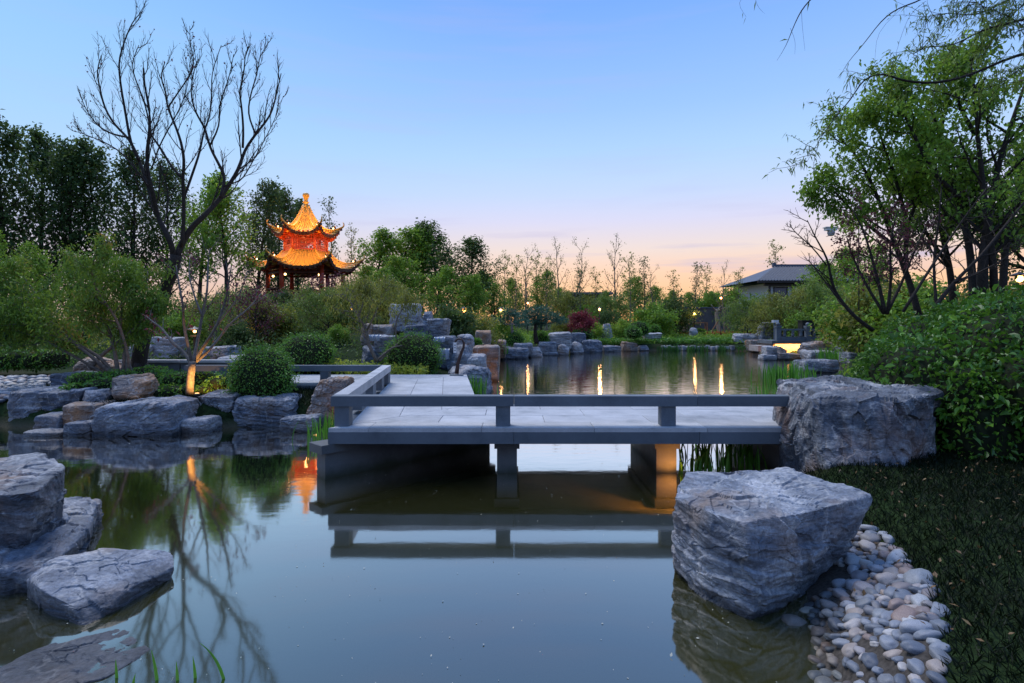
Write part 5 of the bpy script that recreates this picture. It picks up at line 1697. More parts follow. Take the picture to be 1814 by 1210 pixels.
BT = [  # trace, radius at the foot, radius at the tip, drift in depth
    ([(244, 662), (252, 620), (258, 585), (270, 560), (284, 540), (297, 509), (307, 476), (312, 452)], 0.20, 0.155, 0.0),
    ([(308, 462), (300, 432), (289, 405), (275, 378), (268, 345), (264, 310), (263, 272), (264, 232), (262, 196), (258, 150), (254, 120)], 0.11, 0.02, -0.9),
    ([(275, 378), (262, 330), (247, 286), (230, 244), (205, 222), (185, 195), (174, 160), (172, 128), (180, 98)], 0.07, 0.012, 0.7),
    ([(247, 286), (232, 250), (222, 205), (216, 160), (214, 110), (218, 76), (232, 40), (252, 20)], 0.055, 0.010, -0.3),
    ([(312, 456), (322, 430), (340, 402), (362, 384), (384, 360), (400, 332), (420, 300), (430, 268), (452, 236), (476, 205), (490, 170), (498, 130)], 0.13, 0.014, 0.8),
    ([(322, 436), (330, 395), (326, 350), (326, 320), (328, 285), (320, 250), (308, 218), (298, 190), (292, 160), (285, 136), (292, 110)], 0.075, 0.012, -0.6),
    ([(324, 318), (306, 292), (284, 262), (268, 236), (262, 215), (252, 180), (244, 140), (236, 110), (246, 80)], 0.05, 0.010, 0.5),
    ([(390, 350), (398, 318), (388, 288), (372, 258), (362, 225), (350, 205), (342, 190), (336, 165), (344, 130), (352, 104)], 0.062, 0.010, 0.5),
    ([(430, 262), (428, 225), (426, 190), (428, 160), (430, 130), (434, 98), (440, 82)], 0.045, 0.009, -0.5),
    ([(452, 236), (440, 200), (446, 165), (456, 130), (464, 100), (476, 74)], 0.035, 0.008, 0.3),
    ([(326, 350), (344, 300), (356, 268), (360, 236), (372, 205), (376, 165), (380, 130), (392, 80)], 0.05, 0.009, 0.9),
    ([(298, 190), (314, 168), (332, 140), (346, 110), (340, 80), (336, 46)], 0.03, 0.007, 0.2),
    ([(372, 258), (384, 225), (386, 190), (396, 160), (408, 130), (414, 96)], 0.033, 0.008, -0.3),
    ([(230, 244), (200, 236), (176, 226), (158, 212), (148, 190), (142, 165)], 0.04, 0.007, 0.3),
    ([(262, 330), (222, 272), (186, 254), (160, 240), (132, 232)], 0.035, 0.006, 0.5),
    ([(396, 330), (424, 322), (442, 300), (470, 250), (488, 215), (502, 170)], 0.03, 0.006, -0.6),
    ([(288, 405), (300, 372), (298, 340), (282, 300), (270, 262), (264, 225)], 0.03, 0.008, 0.8),
    ([(268, 300), (284, 262), (300, 226), (318, 196), (330, 160), (338, 118)], 0.03, 0.007, 0.4),
]
paths = []
for i, (pts_, r0, r1, dy) in enumerate(BT):
    paths.append(traced(pts_, 13.2 + (0 if i == 0 else rng.normal(0, 0.05)), r0 * (0.86 if i == 0 else 0.62), r1 * 0.8, dy, 500 + i))
rs = np.random.RandomState(77)
tubes, tips = [], []
g = Geo()
spec = [{'n': 12, 'from': 0.26, 'ang': 0.55, 'len': 0.28, 'taper': 0.5, 'seg': 7, 'trop': 0.17, 'wob': 0.09, 'rad': 0.35, 'rmin': 0.009, 'leaf': 0},
        {'n': 8, 'from': 0.15, 'ang': 0.5, 'len': 0.45, 'seg': 5, 'trop': 0.12, 'wob': 0.1, 'rmin': 0.0048, 'leaf': 1, 'lfrom': 0.8, 'spread': 0.02}]
for i, (p, rd) in enumerate(paths):
    g.tube(p, rd, 10 if i == 0 else 7)
    if i:
        sprout(p, float(rd[0]), 0, spec, tubes, tips, rs)
base = paths[0][0][0]
for a in np.linspace(0, 6.28, 7)[:-1]:
    q = np.array([base + (0, 0, 0.35), base + (0.22 * math.cos(a), 0.22 * math.sin(a), 0.05), base + (0.4 * math.cos(a), 0.4 * math.sin(a), -0.2)])
    g.tube(q, [0.12, 0.10, 0.05], 6)
bt = empty('bare_tree', (base[0], base[1], gz(base[0], base[1])))
tag(bt, 'big leafless tree with a forked dark trunk and upswept twiggy crown on the left shore', 'tree')
trunk = g.build('trunk', M['bark'], None, smooth=True)
g = Geo()
for p, rd, sd in tubes:
    g.tube(p, rd, 4, cap=False)
tw = g.build('twigs', M['bark'], None, smooth=True)
g = Geo(); C = np.concatenate(tips); leaves(g, C[rs.rand(len(C)) < 0.3], 0.05, 0.6, rs=rs)
bud = g.build('withered_leaves', M['purple_leaf'], None)
bpy.context.view_layer.update()
for o in (trunk, tw, bud):
    o.parent = bt
    o.location = tuple(-np.array(bt.location))
tw['kind'] = 'stuff'; bud['kind'] = 'stuff'


def rooted(name, root, parts, label, cat, group=None):
    """Gather meshes that were made in place under an Empty at the plant's foot."""
    e = empty(name, root); tag(e, label, cat, group)
    for o in parts:
        o.parent = e
        o.location = tuple(-np.array([float(v) for v in root]))
    return e


# ------------------------------------------------------------------ the small uplit tree with purple leaves
D = 10.4
UT = [([(336, 698), (338, 672), (341, 642)], 0.075, 0.066, 0),
      ([(341, 646), (326, 622), (306, 604), (288, 586), (270, 572), (258, 560)], 0.036, 0.012, 0.4),
      ([(341, 646), (334, 612), (328, 575), (322, 540), (318, 500), (312, 470)], 0.034, 0.010, -0.3),
      ([(341, 646), (350, 606), (358, 560), (366, 515), (368, 470), (372, 440)], 0.036, 0.010, 0.3),
      ([(341, 646), (358, 616), (378, 584), (396, 552), (404, 515), (410, 470)], 0.034, 0.010, -0.4),
      ([(341, 646), (366, 622), (390, 600), (412, 572), (440, 545), (462, 520)], 0.032, 0.009, 0.5),
      ([(358, 560), (342, 520), (334, 480), (338, 448)], 0.02, 0.007, 0.4),
      ([(378, 584), (398, 560), (424, 520), (438, 480)], 0.02, 0.007, 0.2)]
paths = [traced(p_, D, a, c, dy, 600 + i) for i, (p_, a, c, dy) in enumerate(UT)]
tubes, tips = [], []
g = Geo()
for i, (p, rd) in enumerate(paths):
    g.tube(p, rd, 8)
    if i:
        sprout(p, float(rd[0]), 0, [{'n': 6, 'from': 0.3, 'ang': 0.55, 'len': 0.35, 'seg': 5, 'trop': 0.1, 'wob': 0.1, 'rad': 0.4, 'rmin': 0.005, 'leaf': 4, 'spread': 0.03},
                                    {'n': 3, 'from': 0.3, 'ang': 0.6, 'len': 0.5, 'seg': 4, 'trop': 0.06, 'rmin': 0.004, 'leaf': 3, 'spread': 0.03}], tubes, tips, rs)
t0 = g.build('trunk', M['bark_grey'], None, smooth=True)
g = Geo()
for p, rd, sd in tubes:
    g.tube(p, rd, 4, cap=False)
t1 = g.build('twigs', M['bark_grey'], None, smooth=True); t1['kind'] = 'stuff'
g = Geo(); C = np.concatenate(tips)
cl = perlin(C * 1.6, 8) > 0.02
leaves(g, C[cl] + rs.normal(size=(cl.sum(), 3)) * 0.02, 0.062, 0.6, droop=0.4, rs=rs)
t2 = g.build('crown', M['purple_leaf'], None)
rooted('purple_leaved_tree', paths[0][0][0], [t0, t1, t2], 'small vase shaped tree with sparse purple leaves, its trunk lit orange from below', 'tree')

# ------------------------------------------------------------------ spreading feathery maple on the left shore
D = 11.6
MT = [([(210, 668), (204, 640), (198, 606), (188, 570), (170, 535), (150, 505), (128, 480)], 0.045, 0.012, 0.5),
      ([(206, 668), (186, 640), (160, 622), (130, 605), (100, 580), (72, 560), (44, 545)], 0.04, 0.010, -0.2),
      ([(216, 668), (220, 630), (214, 590), (214, 545), (220, 505), (226, 470)], 0.04, 0.010, 0.3),
      ([(160, 652), (178, 632), (204, 608), (232, 585), (262, 558), (284, 530)], 0.05, 0.012, 0.3),
      ([(222, 668), (232, 640), (206, 560), (176, 520), (160, 480), (170, 452)], 0.035, 0.010, -0.5),
      ([(236, 664), (222, 620), (240, 570), (258, 520), (262, 480)], 0.03, 0.010, 0.6),
      ([(204, 668), (170, 640), (120, 600), (70, 560), (30, 520), (6, 490)], 0.036, 0.010, 0.4), ([(200, 668), (150, 620), (100, 570), (60, 520), (34, 480)], 0.034, 0.010, 0.8), ([(196, 668), (130, 630), (70, 600), (20, 585), (-20, 570)], 0.03, 0.010, -0.3)]
paths = [traced(p_, D, a, c, dy, 700 + i) for i, (p_, a, c, dy) in enumerate(MT)]
tubes, tips = [], []
g = Geo()
for i, (p, rd) in enumerate(paths):
    g.tube(p, rd, 7)
    sprout(p, float(rd[0]), 0, [{'n': 10, 'from': 0.35, 'ang': 0.8, 'len': 0.34, 'seg': 6, 'trop': 0.06, 'wob': 0.12, 'rad': 0.45, 'rmin': 0.006, 'leaf': 34, 'spread': 0.085, 'flat': 0.6},
                                {'n': 7, 'from': 0.2, 'ang': 0.75, 'len': 0.55, 'seg': 5, 'trop': 0.02, 'rmin': 0.004, 'leaf': 36, 'spread': 0.095, 'flat': 0.5}], tubes, tips, rs)
for p, rd, sd in tubes:
    g.tube(p, rd, 4, cap=False)
t0 = g.build('trunk', M['bark_grey'], None, smooth=True)
g = Geo(); C = np.concatenate(tips)
leaves(g, C, 0.078, 0.36, droop=0.35, rs=rs)
t2 = g.build('crown', M['maple_leaf'], None)
rooted('spreading_maple', paths[0][0][0], [t0, t2], 'low spreading maple with feathery green and rust leaves on several thin stems', 'tree')

# ------------------------------------------------------------------ the thin leaning tree behind the middle of the bridge
D = 14.2
ST = [([(668, 640), (660, 612), (650, 585), (636, 560), (622, 538), (606, 520)], 0.05, 0.012, 0.4), ([(650, 585), (664, 552), (676, 525), (690, 505)], 0.025, 0.008, -0.4),
      ([(672, 640), (684, 622), (706, 606), (726, 592)], 0.04, 0.014, 0.3), ([(666, 640), (690, 618), (712, 612)], 0.03, 0.015, 0.1), ([(636, 560), (640, 530), (648, 505)], 0.02, 0.007, 0.3),
      ([(702, 600), (704, 570), (716, 545), (722, 530)], 0.02, 0.006, 0.2)]
paths = [traced(p_, D, a, c, dy, 800 + i) for i, (p_, a, c, dy) in enumerate(ST)]
tubes, tips = [], []
g = Geo()
for i, (p, rd) in enumerate(paths):
    g.tube(p, rd, 7)
    if i not in (2, 3):
        sprout(p, float(rd[0]), 0, [{'n': 12, 'from': 0.3, 'ang': 0.8, 'len': 0.5, 'seg': 6, 'trop': -0.02, 'wob': 0.12, 'rad': 0.4, 'rmin': 0.006, 'leaf': 12, 'spread': 0.07},
                                    {'n': 6, 'from': 0.2, 'ang': 0.7, 'len': 0.55, 'seg': 5, 'trop': -0.08, 'rmin': 0.004, 'leaf': 11, 'spread': 0.07}], tubes, tips, rs)
for p, rd, sd in tubes:
    g.tube(p, rd, 4, cap=False)
t0 = g.build('trunk', M['bark_grey'], None, smooth=True)
g = Geo(); leaves(g, np.concatenate(tips), 0.09, 0.24, droop=0.5, rs=rs)
t2 = g.build('crown', M['olive_leaf'], None)
rooted('leaning_tree', paths[0][0][0], [t0, t2], 'thin leaning tree with fine olive foliage behind the receding railing', 'tree')


# ------------------------------------------------------------------ clipped shrubs
def clipped(c, r, label, n=5200, ls=0.042, name='clipped_shrub', mat='box_leaf', group='clipped round shrubs'):
    c, r = np.array(c, float), np.array(r, float)
    u = unit(rng.normal(size=(n, 3)))
    u = u[u[:, 2] > -0.75]
    lump = 1 + 0.08 * perlin(u * 2.0, int(c[0] * 10) % 50) + 0.05 * perlin(u * 5, int(c[1] * 10) % 50)
    q = u * (rng.rand(len(u)) ** 0.22 * lump)[:, None]
    g = Geo(); leaves(g, q * r, ls, 0.55, bias=u * 0.9, up=0.3, rs=rng)
    shoots = u[::30]
    for k_ in (1.03, 1.07, 1.11):
        leaves(g, shoots * r * k_ + rng.normal(size=shoots.shape) * 0.012, ls * 1.05, 0.5, bias=shoots * 1.4, rs=rng)
    o = empty(name, c - (0, 0, r[2])); tag(o, label, 'shrub', group)
    f = g.build('foliage', M[mat], o); f.location = (0, 0, r[2])
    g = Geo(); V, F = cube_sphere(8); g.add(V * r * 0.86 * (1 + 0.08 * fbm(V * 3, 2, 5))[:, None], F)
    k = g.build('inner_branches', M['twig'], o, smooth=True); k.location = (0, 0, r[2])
    return o


def ball(px, py, d, rx, ry, label, **kw):
    """A clipped shrub whose outline is centred at px, py and rx, ry across (as seen)."""
    c = P(px, py, d)
    a, b_ = rx * d / 1000, ry * d / 1000
    return clipped(c, (a, a, b_), label, **kw)


ball(464, 668, 10.5, 56, 56, 'dense round clipped shrub at the shore left of the receding bridge', n=9000, ls=0.040)
ball(544, 628, 13.9, 49, 40, 'flatter clipped shrub behind the far railing', n=6500, ls=0.044)
ball(731, 632, 14.9, 52, 45, 'round clipped shrub beyond the end of the bridge deck', n=7500, ls=0.044)
for (px, py, d, rx, ry, lab) in ((1132, 583, 37, 19, 15, 'larger of two clipped balls on the far slope'), (1122, 590, 36, 15, 12, 'smaller clipped ball in front of the larger one on the far slope'),
                                 (1030, 594, 36.5, 22, 12, 'low dark clipped mound under the red maple'), (1160, 584, 40, 10, 9, 'small dark clipped ball behind the corner boulder of the lawn'),
                                 (912, 602, 30, 16, 12, 'dark clipped mound between the two pines'), (958, 598, 32, 14, 11, 'clipped mound behind the pine trunk'), (842, 607, 19, 11, 7, 'little clipped tuft shrub on the rockery'),
                                 (1478, 588, 30, 18, 13, 'dark clipped ball behind the shaggy boulder'), (1508, 592, 27, 20, 14, 'round clipped shrub near the hedge end'), (1240, 588, 46, 9, 6, 'little clipped shrub by the wooden table'),
                                 (118, 596, 16, 36, 26, 'dark clipped mound behind the maple stems')):
    ball(px, py, d, rx, ry, lab, n=1500, ls=0.09 if d > 25 else 0.06)


def hedge(name, boxes, ls, n, label, mat='box_leaf', fine=False, cat='hedge'):
    """Loose leaves over a bank of low humps."""
    g = Geo(); core = Geo()
    tot = sum(r[0] * r[1] + r[2] * (r[0] + r[1]) for c, r in boxes)
    V, F = cube_sphere(7)
    for c, r in boxes:
        c, r = np.array(c, float), np.array(r, float)
        k = int(n * (r[0] * r[1] + r[2] * (r[0] + r[1])) / tot)
        u = unit(rng.normal(size=(k, 3))); u = np.sign(u) * np.abs(u) ** 0.75
        lump = 1 + 0.11 * perlin(u * 2.0 + c, 7) + 0.06 * perlin(u * 5 + c, 9)
        q = u * (rng.rand(k) ** 0.2 * lump)[:, None]
        leaves(g, q * r + c, ls * np.clip(rng.lognormal(0, 0.28, k), 0.45, 1.7), 0.55, bias=u * 0.7, up=0.4, fine=fine, rs=rng)
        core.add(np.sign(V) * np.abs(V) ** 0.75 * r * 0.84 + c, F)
    o = empty(name, (boxes[0][0][0], boxes[0][0][1], gz(boxes[0][0][0], boxes[0][0][1]))); tag(o, label, cat)
    off = tuple(-np.array(o.location))
    f = g.build('foliage', M[mat], o); f.location = off
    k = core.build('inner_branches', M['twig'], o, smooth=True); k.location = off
    k['kind'] = 'stuff'
    return o


# low hedges round the uplit tree and by the pebble patch
hb = []
for px, py, d, rx, rz in ((250, 690, 10.9, 26, 18), (282, 676, 11.4, 30, 20), (318, 676, 11.2, 26, 18), (300, 694, 10.5, 30, 12), (360, 676, 11.6, 26, 18), (396, 682, 11.0, 24, 19), (376, 690, 10.9, 20, 12), (264, 664, 12.0, 30, 16), (418, 698, 10.4, 14, 10)):
    c = P(px, py, d); hb.append((c, (rx * d / 1000, 0.4, rz * d / 1000)))
hedge('low_hedge', hb, 0.05, 9000, 'low dark leafy hedge round the foot of the uplit tree')
hb = []
for px, py, d, rx, rz in ((158, 676, 10.6, 26, 17), (186, 684, 10.5, 24, 15), (140, 688, 10.3, 14, 12), (206, 670, 11.2, 24, 14)):
    c = P(px, py, d); hb.append((c, (rx * d / 1000, 0.35, rz * d / 1000)))
hedge('low_hedge', hb, 0.048, 4200, 'low leafy clump between the pebble patch and the rusty boulder')
hb = []
for px in range(-60, 112, 22):
    c = P(px, 637 + 2 * math.sin(px), 13.6); hb.append((c, (0.24, 0.5, 0.25)))
hedge('low_hedge', hb, 0.048, 6500, 'level clipped hedge behind the pebble patch')
mass('yellow_groundcover', 'yellow_leaf', 3200, lambda n: np.concatenate([np.stack([rng.uniform(-24, -11, n // 2), rng.uniform(18.5, 21, n // 2), np.zeros(n // 2)], 1), np.stack([rng.uniform(-5.2, -2.1, n // 2), rng.uniform(13.6, 14.3, n // 2), np.zeros(n // 2)], 1)]), 0.09, 'yellow green ground cover plants')
o = bpy.data.objects['yellow_groundcover']
vv = np.zeros(len(o.data.vertices) * 3, np.float32); o.data.vertices.foreach_get('co', vv); vv = vv.reshape(-1, 3)
cc = vv.reshape(-1, 4, 3).mean(1)
vv[:, 2] += np.repeat(ground_z(cc[:, 0], cc[:, 1]) + rng.uniform(0.03, 0.3, len(cc)), 4)
o.data.vertices.foreach_set('co', vv.ravel()); o.data.update()

# the big glossy hedge on the right
hb = [((4.9, 6.6, 1.0), (0.75, 0.75, 0.85)), ((5.75, 6.3, 1.25), (0.9, 0.9, 1.0)), ((5.0, 5.9, 0.85), (0.55, 0.5, 0.62)), ((5.6, 5.5, 0.95), (0.7, 0.6, 0.8)), ((6.5, 5.7, 1.2), (0.8, 0.8, 1.1)),
      ((5.25, 5.6, 1.25), (0.45, 0.5, 0.5)), ((4.85, 6.0, 1.2), (0.4, 0.45, 0.35)), ((6.1, 6.9, 1.45), (0.9, 0.8, 0.95))]
hedge('leafy_hedge', [((c_[0], c_[1], c_[2] - 0.17), r_) for c_, r_ in hb], 0.060, 50000, 'big glossy dark green hedge above the grass behind the upright boulder', 'hedge_leaf', fine=True)
hb = [((5.65, 8.1, 0.95), (0.65, 0.8, 0.75)), ((6.2, 8.6, 1.15), (0.75, 0.8, 0.85)), ((6.9, 8.4, 1.25), (0.8, 0.9, 0.95)), ((6.3, 9.3, 0.8), (0.6, 0.8, 0.7)), ((7.0, 9.6, 1.0), (0.9, 0.9, 0.9)), ((7.6, 8.6, 1.3), (0.9, 1.0, 1.0)), ((4.95, 7.7, 0.5), (0.32, 0.5, 0.3))]
hedge('leafy_hedge', [((c_[0] + 0.2, c_[1], c_[2] - 0.05), r_) for c_, r_ in hb], 0.060, 34000, 'further leafy hedge sloping to the pond past the upright boulder', 'hedge_leaf', fine=True)

# ------------------------------------------------------------------ pines with flat clouds of needles on the far bank
def pine(px, pyb, d, trunk_px, pads, label):
    p, rd = traced(trunk_px, d, 0.14, 0.05, 0, int(px))
    g = Geo(); g.tube(p, rd, 8)
    f = Geo()
    for (qx, qy, rx, rz) in pads:
        c = P(qx, qy, d + rng.uniform(-0.5, 0.5)); a, b_ = rx * d / 1000, rz * d / 1000
        n = int(900 * max(0.5, a))
        u = unit(rng.normal(size=(n, 3))); q = u * (rng.rand(n) ** 0.4)[:, None] * (a, a * 0.8, b_) * (1 + 0.3 * perlin(u * 2 + c, 4))[:, None] + c
        leaves(f, q, 0.19, 0.16, bias=u * 0.5 + (0, 0, 0.5), rs=rng)
        k = np.argmin(np.linalg.norm(p - c, axis=1))
        g.tube(np.array([p[k], (p[k] + c) / 2 + (0, 0, -0.1), c]), [0.05, 0.035, 0.02], 5)
    a = g.build('trunk', M['bark_pale' if px < 930 else 'bark'], None, smooth=True); b_ = f.build('crown', M['pine_leaf'], None)
    rooted('pine_tree', p[0], [a, b_], label, 'tree', 'pines on the far bank')


pine(912, 607, 30, [(917, 608), (915, 596), (909, 586), (907, 574)], [(890, 570, 20, 7), (912, 562, 20, 8), (900, 553, 14, 6), (926, 572, 16, 6)], 'pine with a pale leaning trunk and flat blue green crown')
pine(950, 607, 31.5, [(951, 609), (950, 594), (949, 578), (947, 560)], [(930, 557, 20, 8), (955, 550, 22, 8), (975, 562, 22, 8), (992, 568, 14, 6), (945, 566, 18, 6), (960, 572, 14, 5)], 'taller dark pine with several cloud shaped tiers')


# ------------------------------------------------------------------ irises and reeds
def blades(g, roots, hgt, w, rs, lean=0.35):
    for r in roots:
        h = hgt * rs.uniform(0.6, 1.15); az = rs.uniform(0, 6.28); ln = abs(rs.normal(0, lean))
        t = np.linspace(0, 1, 6)
        out = ln * h * t ** 2
        c = np.stack([r[0] + math.cos(az) * out, r[1] + math.sin(az) * out, r[2] + h * (t - 0.35 * ln * t ** 3)], 1)
        ww = w * rs.uniform(0.7, 1.2) * np.array([0.8, 1, 1, 0.85, 0.55, 0.02]) / 2
        s = np.array([-math.sin(az + 0.6), math.cos(az + 0.6), 0])
        g.grid(np.stack([c - s * ww[:, None], c + s * ww[:, None]], 1))


def irises(px, pyb, d, wpx, h, n, label, w=0.022, lean=0.3, dep=0.3):
    c = P(px, pyb, d); z0 = min(c[2], 0.35)
    rs2 = np.random.RandomState(int(px))
    roots = np.stack([c[0] + rs2.normal(0, wpx * d / 2600, n), c[1] + rs2.normal(0, dep, n), np.full(n, z0 - 0.06)], 1)
    root0 = (float(c[0]), float(c[1]), float(z0))
    g = Geo(); blades(g, roots - np.array(root0), h, w, rs2, lean)
    o = empty('iris_clump', root0); tag(o, label, 'water plant', 'iris clumps in the pond')
    o2 = g.build('blade', M['iris_leaf'], o, smooth=True); o2['kind'] = 'stuff'


irises(1262, 815, 7.45, 90, 0.42, 90, 'iris clump growing under the bridge beside the lit pier', 0.026)
irises(1345, 815, 7.5, 70, 0.46, 60, 'iris clump under the bridge near the upright boulder', 0.026)
irises(1232, 842, 6.75, 40, 0.30, 34, 'small iris clump at the front foot of the lit pier', 0.022)
irises(580, 770, 8.9, 34, 0.42, 80, 'iris clump at the near bridge corner by the brown boulder', 0.018, 0.15)
irises(842, 698, 13.4, 26, 0.5, 80, 'iris clump between bridge deck and ribbed boulder', 0.022, 0.12)
irises(1395, 672, 17.8, 56, 0.62, 190, 'large iris clump standing in the pond before the terrace', 0.034, 0.2)
irises(1350, 698, 14.3, 18, 0.34, 20, 'sparse iris tuft in the water beyond the railing', 0.024, 0.25)
irises(1378, 700, 14.0, 14, 0.28, 14, 'tiny iris tuft next to the pale low stone', 0.022, 0.25)
irises(893, 622, 27.4, 10, 0.5, 40, 'little reed tuft by the long dark slab', 0.04, 0.15)
irises(1465, 630, 23.5, 26, 0.5, 60, 'reed tuft before the smooth pale stone', 0.035, 0.2)
# the near blades at the foot of the view
g = Geo()
rs2 = np.random.RandomState(5)
near = [(-2.0, 2.86, 0.10, 0.12, 2.6), (-1.78, 2.84, 0.17, 0.25, 2.7), (-1.68, 2.84, 0.10, 0.1, 2.9), (-1.60, 2.86, 0.12, 0.15, 3.0), (-1.44, 2.85, 0.24, 0.6, 2.9), (-1.90, 2.82, 0.06, 0.3, 0.5)]
for (x, y, h, ln, az) in near:
    t = np.linspace(0, 1, 9)
    c = np.stack([x + math.cos(az) * ln * h * t ** 2, y + math.sin(az) * ln * h * t ** 2 * 0.3, -0.12 + (h + 0.12) * (t - 0.3 * ln * t ** 3)], 1)
    ww = 0.008 * np.array([0.8, 0.95, 1, 1, 1, 0.9, 0.75, 0.45, 0.03])
    s = np.array([0.95, 0.25, 0])
    g.grid(np.stack([c - s * ww[:, None], c + np.array([0, 0.004, 0]), c + s * ww[:, None]], 1))
o = empty('iris_clump', (-1.75, 2.95, -0.1)); tag(o, 'few single iris blades rising from the water by the drowned slab', 'water plant', 'iris clumps in the pond')
q = g.build('blade', M['iris_leaf'], o, smooth=True); q.location = (1.75, -2.95, 0.1); q['kind'] = 'stuff'
# reeds along the white edging stones
g = Geo()
n = 900
xx = rng.uniform(9.3, 18.5, n); k = perlin(np.stack([xx * 1.6, xx * 0, xx * 0], 1), 3) > -0.12
xx = xx[k]; blades(g, np.stack([xx, np.full(len(xx), 36.1) + rng.normal(0, 0.2, len(xx)), np.zeros(len(xx))], 1), 0.42, 0.045, rng, 0.2)
tag(g.build('shore_reeds', M['lawn_blade']), 'fringe of short reeds along the far lawn edge', 'reeds', kind='stuff')

# grass: dark turf on the right bank, lawn blades on the far bank, red flower bed
n = 105000
x = rng.uniform(1.5, 7.0, n); y = rng.uniform(1.4, 7.2, n)
k = (x > edge_x(np.clip(y, 2.2, 5.1)) + 0.03 + 0.05 * perlin(np.stack([x * 6, y * 6, x * 0], 1), 2)) & (pond_sd(x, y) > np.where(y > 4.5, 0.06, 0.3)) & (x < 1.1 * y + 1.2)
x, y = x[k], y[k]
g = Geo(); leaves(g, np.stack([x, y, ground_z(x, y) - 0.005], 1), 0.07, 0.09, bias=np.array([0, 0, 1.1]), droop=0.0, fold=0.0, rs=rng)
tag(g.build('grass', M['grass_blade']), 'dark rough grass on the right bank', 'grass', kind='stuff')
n = 16000
x = rng.uniform(-7.5, -2.3, n); y = rng.uniform(9.5, 12.2, n); k = pond_sd(x, y) > 0.05
x, y = x[k], y[k]
g = Geo(); leaves(g, np.stack([x, y, ground_z(x, y) - 0.01], 1), 0.11, 0.10, bias=np.array([0, 0, 1.1]), droop=0.0, fold=0.0, rs=rng)
tag(g.build('shore_grass', M['grass_blade']), 'rough grass on the left shore behind the boulders', 'grass', kind='stuff')
n = 2600
x = rng.uniform(14.0, 21.2, n); y = rng.uniform(47.2, 48.0, n)
g = Geo(); leaves(g, np.stack([x, y, ground_z(x, y) + rng.uniform(0, 0.22, n)], 1), 0.10, 0.7, rs=rng)
M['flower'] = leaf_mat('red_flower', (0.25, 0.02, 0.012), (0.5, 0.06, 0.03), (0.55, 0.14, 0.05))
tag(g.build('flower_bed', M['flower']), 'strip of red flowers at the back of the far lawn', 'flowers', kind='stuff')
n = 26000
x = rng.uniform(2.5, 17.5, n); y = 37.0 + 2.2 * rng.rand(n) ** 1.3 + 0.5 * perlin(np.stack([x * 0.5, x * 0, x * 0], 1), 3)
k = pond_sd(x, y) > 0.15
x, y = x[k], y[k]
g = Geo(); leaves(g, np.stack([x, y, ground_z(x, y) + rng.uniform(0.0, 0.3, len(x))], 1), 0.11, 0.6, rs=rng)
tag(g.build('bank_groundcover', M['box_leaf']), 'dark ivy like ground cover on the slope below the far lawn', 'ground cover', kind='stuff')

# ------------------------------------------------------------------ trees on the right bank
def big_tree(seed, traces, d, label, lm='green_leaf', ls=0.075, dens=1.0, bark='bark', name='broadleaf_tree', leafn=(16, 18), spread=0.10, group='trees on the right bank'):
    rs3 = np.random.RandomState(seed)
    paths = [traced(p_, d, a, c, dy, seed + 31 * i) for i, (p_, a, c, dy) in enumerate(traces)]
    tubes, tips = [], []
    g = Geo()
    for i, (p, rd) in enumerate(paths):
        g.tube(p, rd, 8)
        sprout(p, float(rd[0]), 0, [{'n': int(13 * dens), 'from': 0.22, 'ang': 0.8, 'len': 0.34, 'seg': 6, 'trop': 0.03, 'wob': 0.12, 'rad': 0.42, 'rmin': 0.008, 'leaf': int(leafn[0] * 1.5), 'lfrom': 0.4, 'spread': spread},
                                    {'n': 6, 'from': 0.25, 'ang': 0.7, 'len': 0.5, 'seg': 5, 'trop': 0.03, 'rmin': 0.005, 'leaf': int(leafn[1] * 1.5), 'lfrom': 0.3, 'spread': spread}], tubes, tips, rs3)
    for p, rd, sd in tubes:
        g.tube(p, rd, 4, cap=False)
    a = g.build('trunk', M[bark], None, smooth=True)
    parts = [a]
    if lm and tips:
        f = Geo(); leaves(f, np.concatenate(tips), ls, 0.6, droop=0.25, rs=rs3)
        parts.append(f.build('crown', M[lm], None))
    rooted(name, paths[0][0][0], parts, label, 'tree', group)


big_tree(900, [([(1742, 560), (1740, 500), (1744, 440), (1752, 380), (1770, 300), (1796, 210), (1826, 120)], 0.105, 0.02, 0.4),
               ([(1726, 560), (1724, 480), (1712, 410), (1700, 350), (1676, 280), (1660, 220), (1640, 160), (1600, 130)], 0.08, 0.012, 0.8),
               ([(1758, 560), (1760, 480), (1752, 400), (1740, 320), (1730, 240), (1728, 170), (1720, 110)], 0.075, 0.012, -0.5),
               ([(1700, 350), (1660, 310), (1624, 250), (1600, 200), (1585, 160)], 0.05, 0.010, 0.3),
               ([(1776, 560), (1780, 450), (1794, 360), (1840, 300), (1880, 240)], 0.075, 0.014, 0.2),
               ([(1728, 240), (1700, 190), (1690, 140), (1700, 90)], 0.04, 0.010, 0.3)], 11.0,
         'tallest multi stemmed green tree behind the big hedge', ls=0.085, dens=1.05)
big_tree(930, [([(1628, 560), (1612, 500), (1590, 440), (1564, 380), (1540, 320), (1510, 270), (1482, 240)], 0.07, 0.012, 0.5),
               ([(1604, 480), (1604, 400), (1590, 330), (1570, 270), (1556, 220), (1530, 210)], 0.05, 0.010, -0.3),
               ([(1590, 440), (1548, 410), (1510, 370), (1474, 330), (1446, 330)], 0.045, 0.010, 0.4),
               ([(1600, 420), (1628, 340), (1636, 280), (1640, 230)], 0.045, 0.010, 0.2)], 12.0,
         'lighter green tree leaning over the water, next to the tallest one', ls=0.085, dens=1.0)
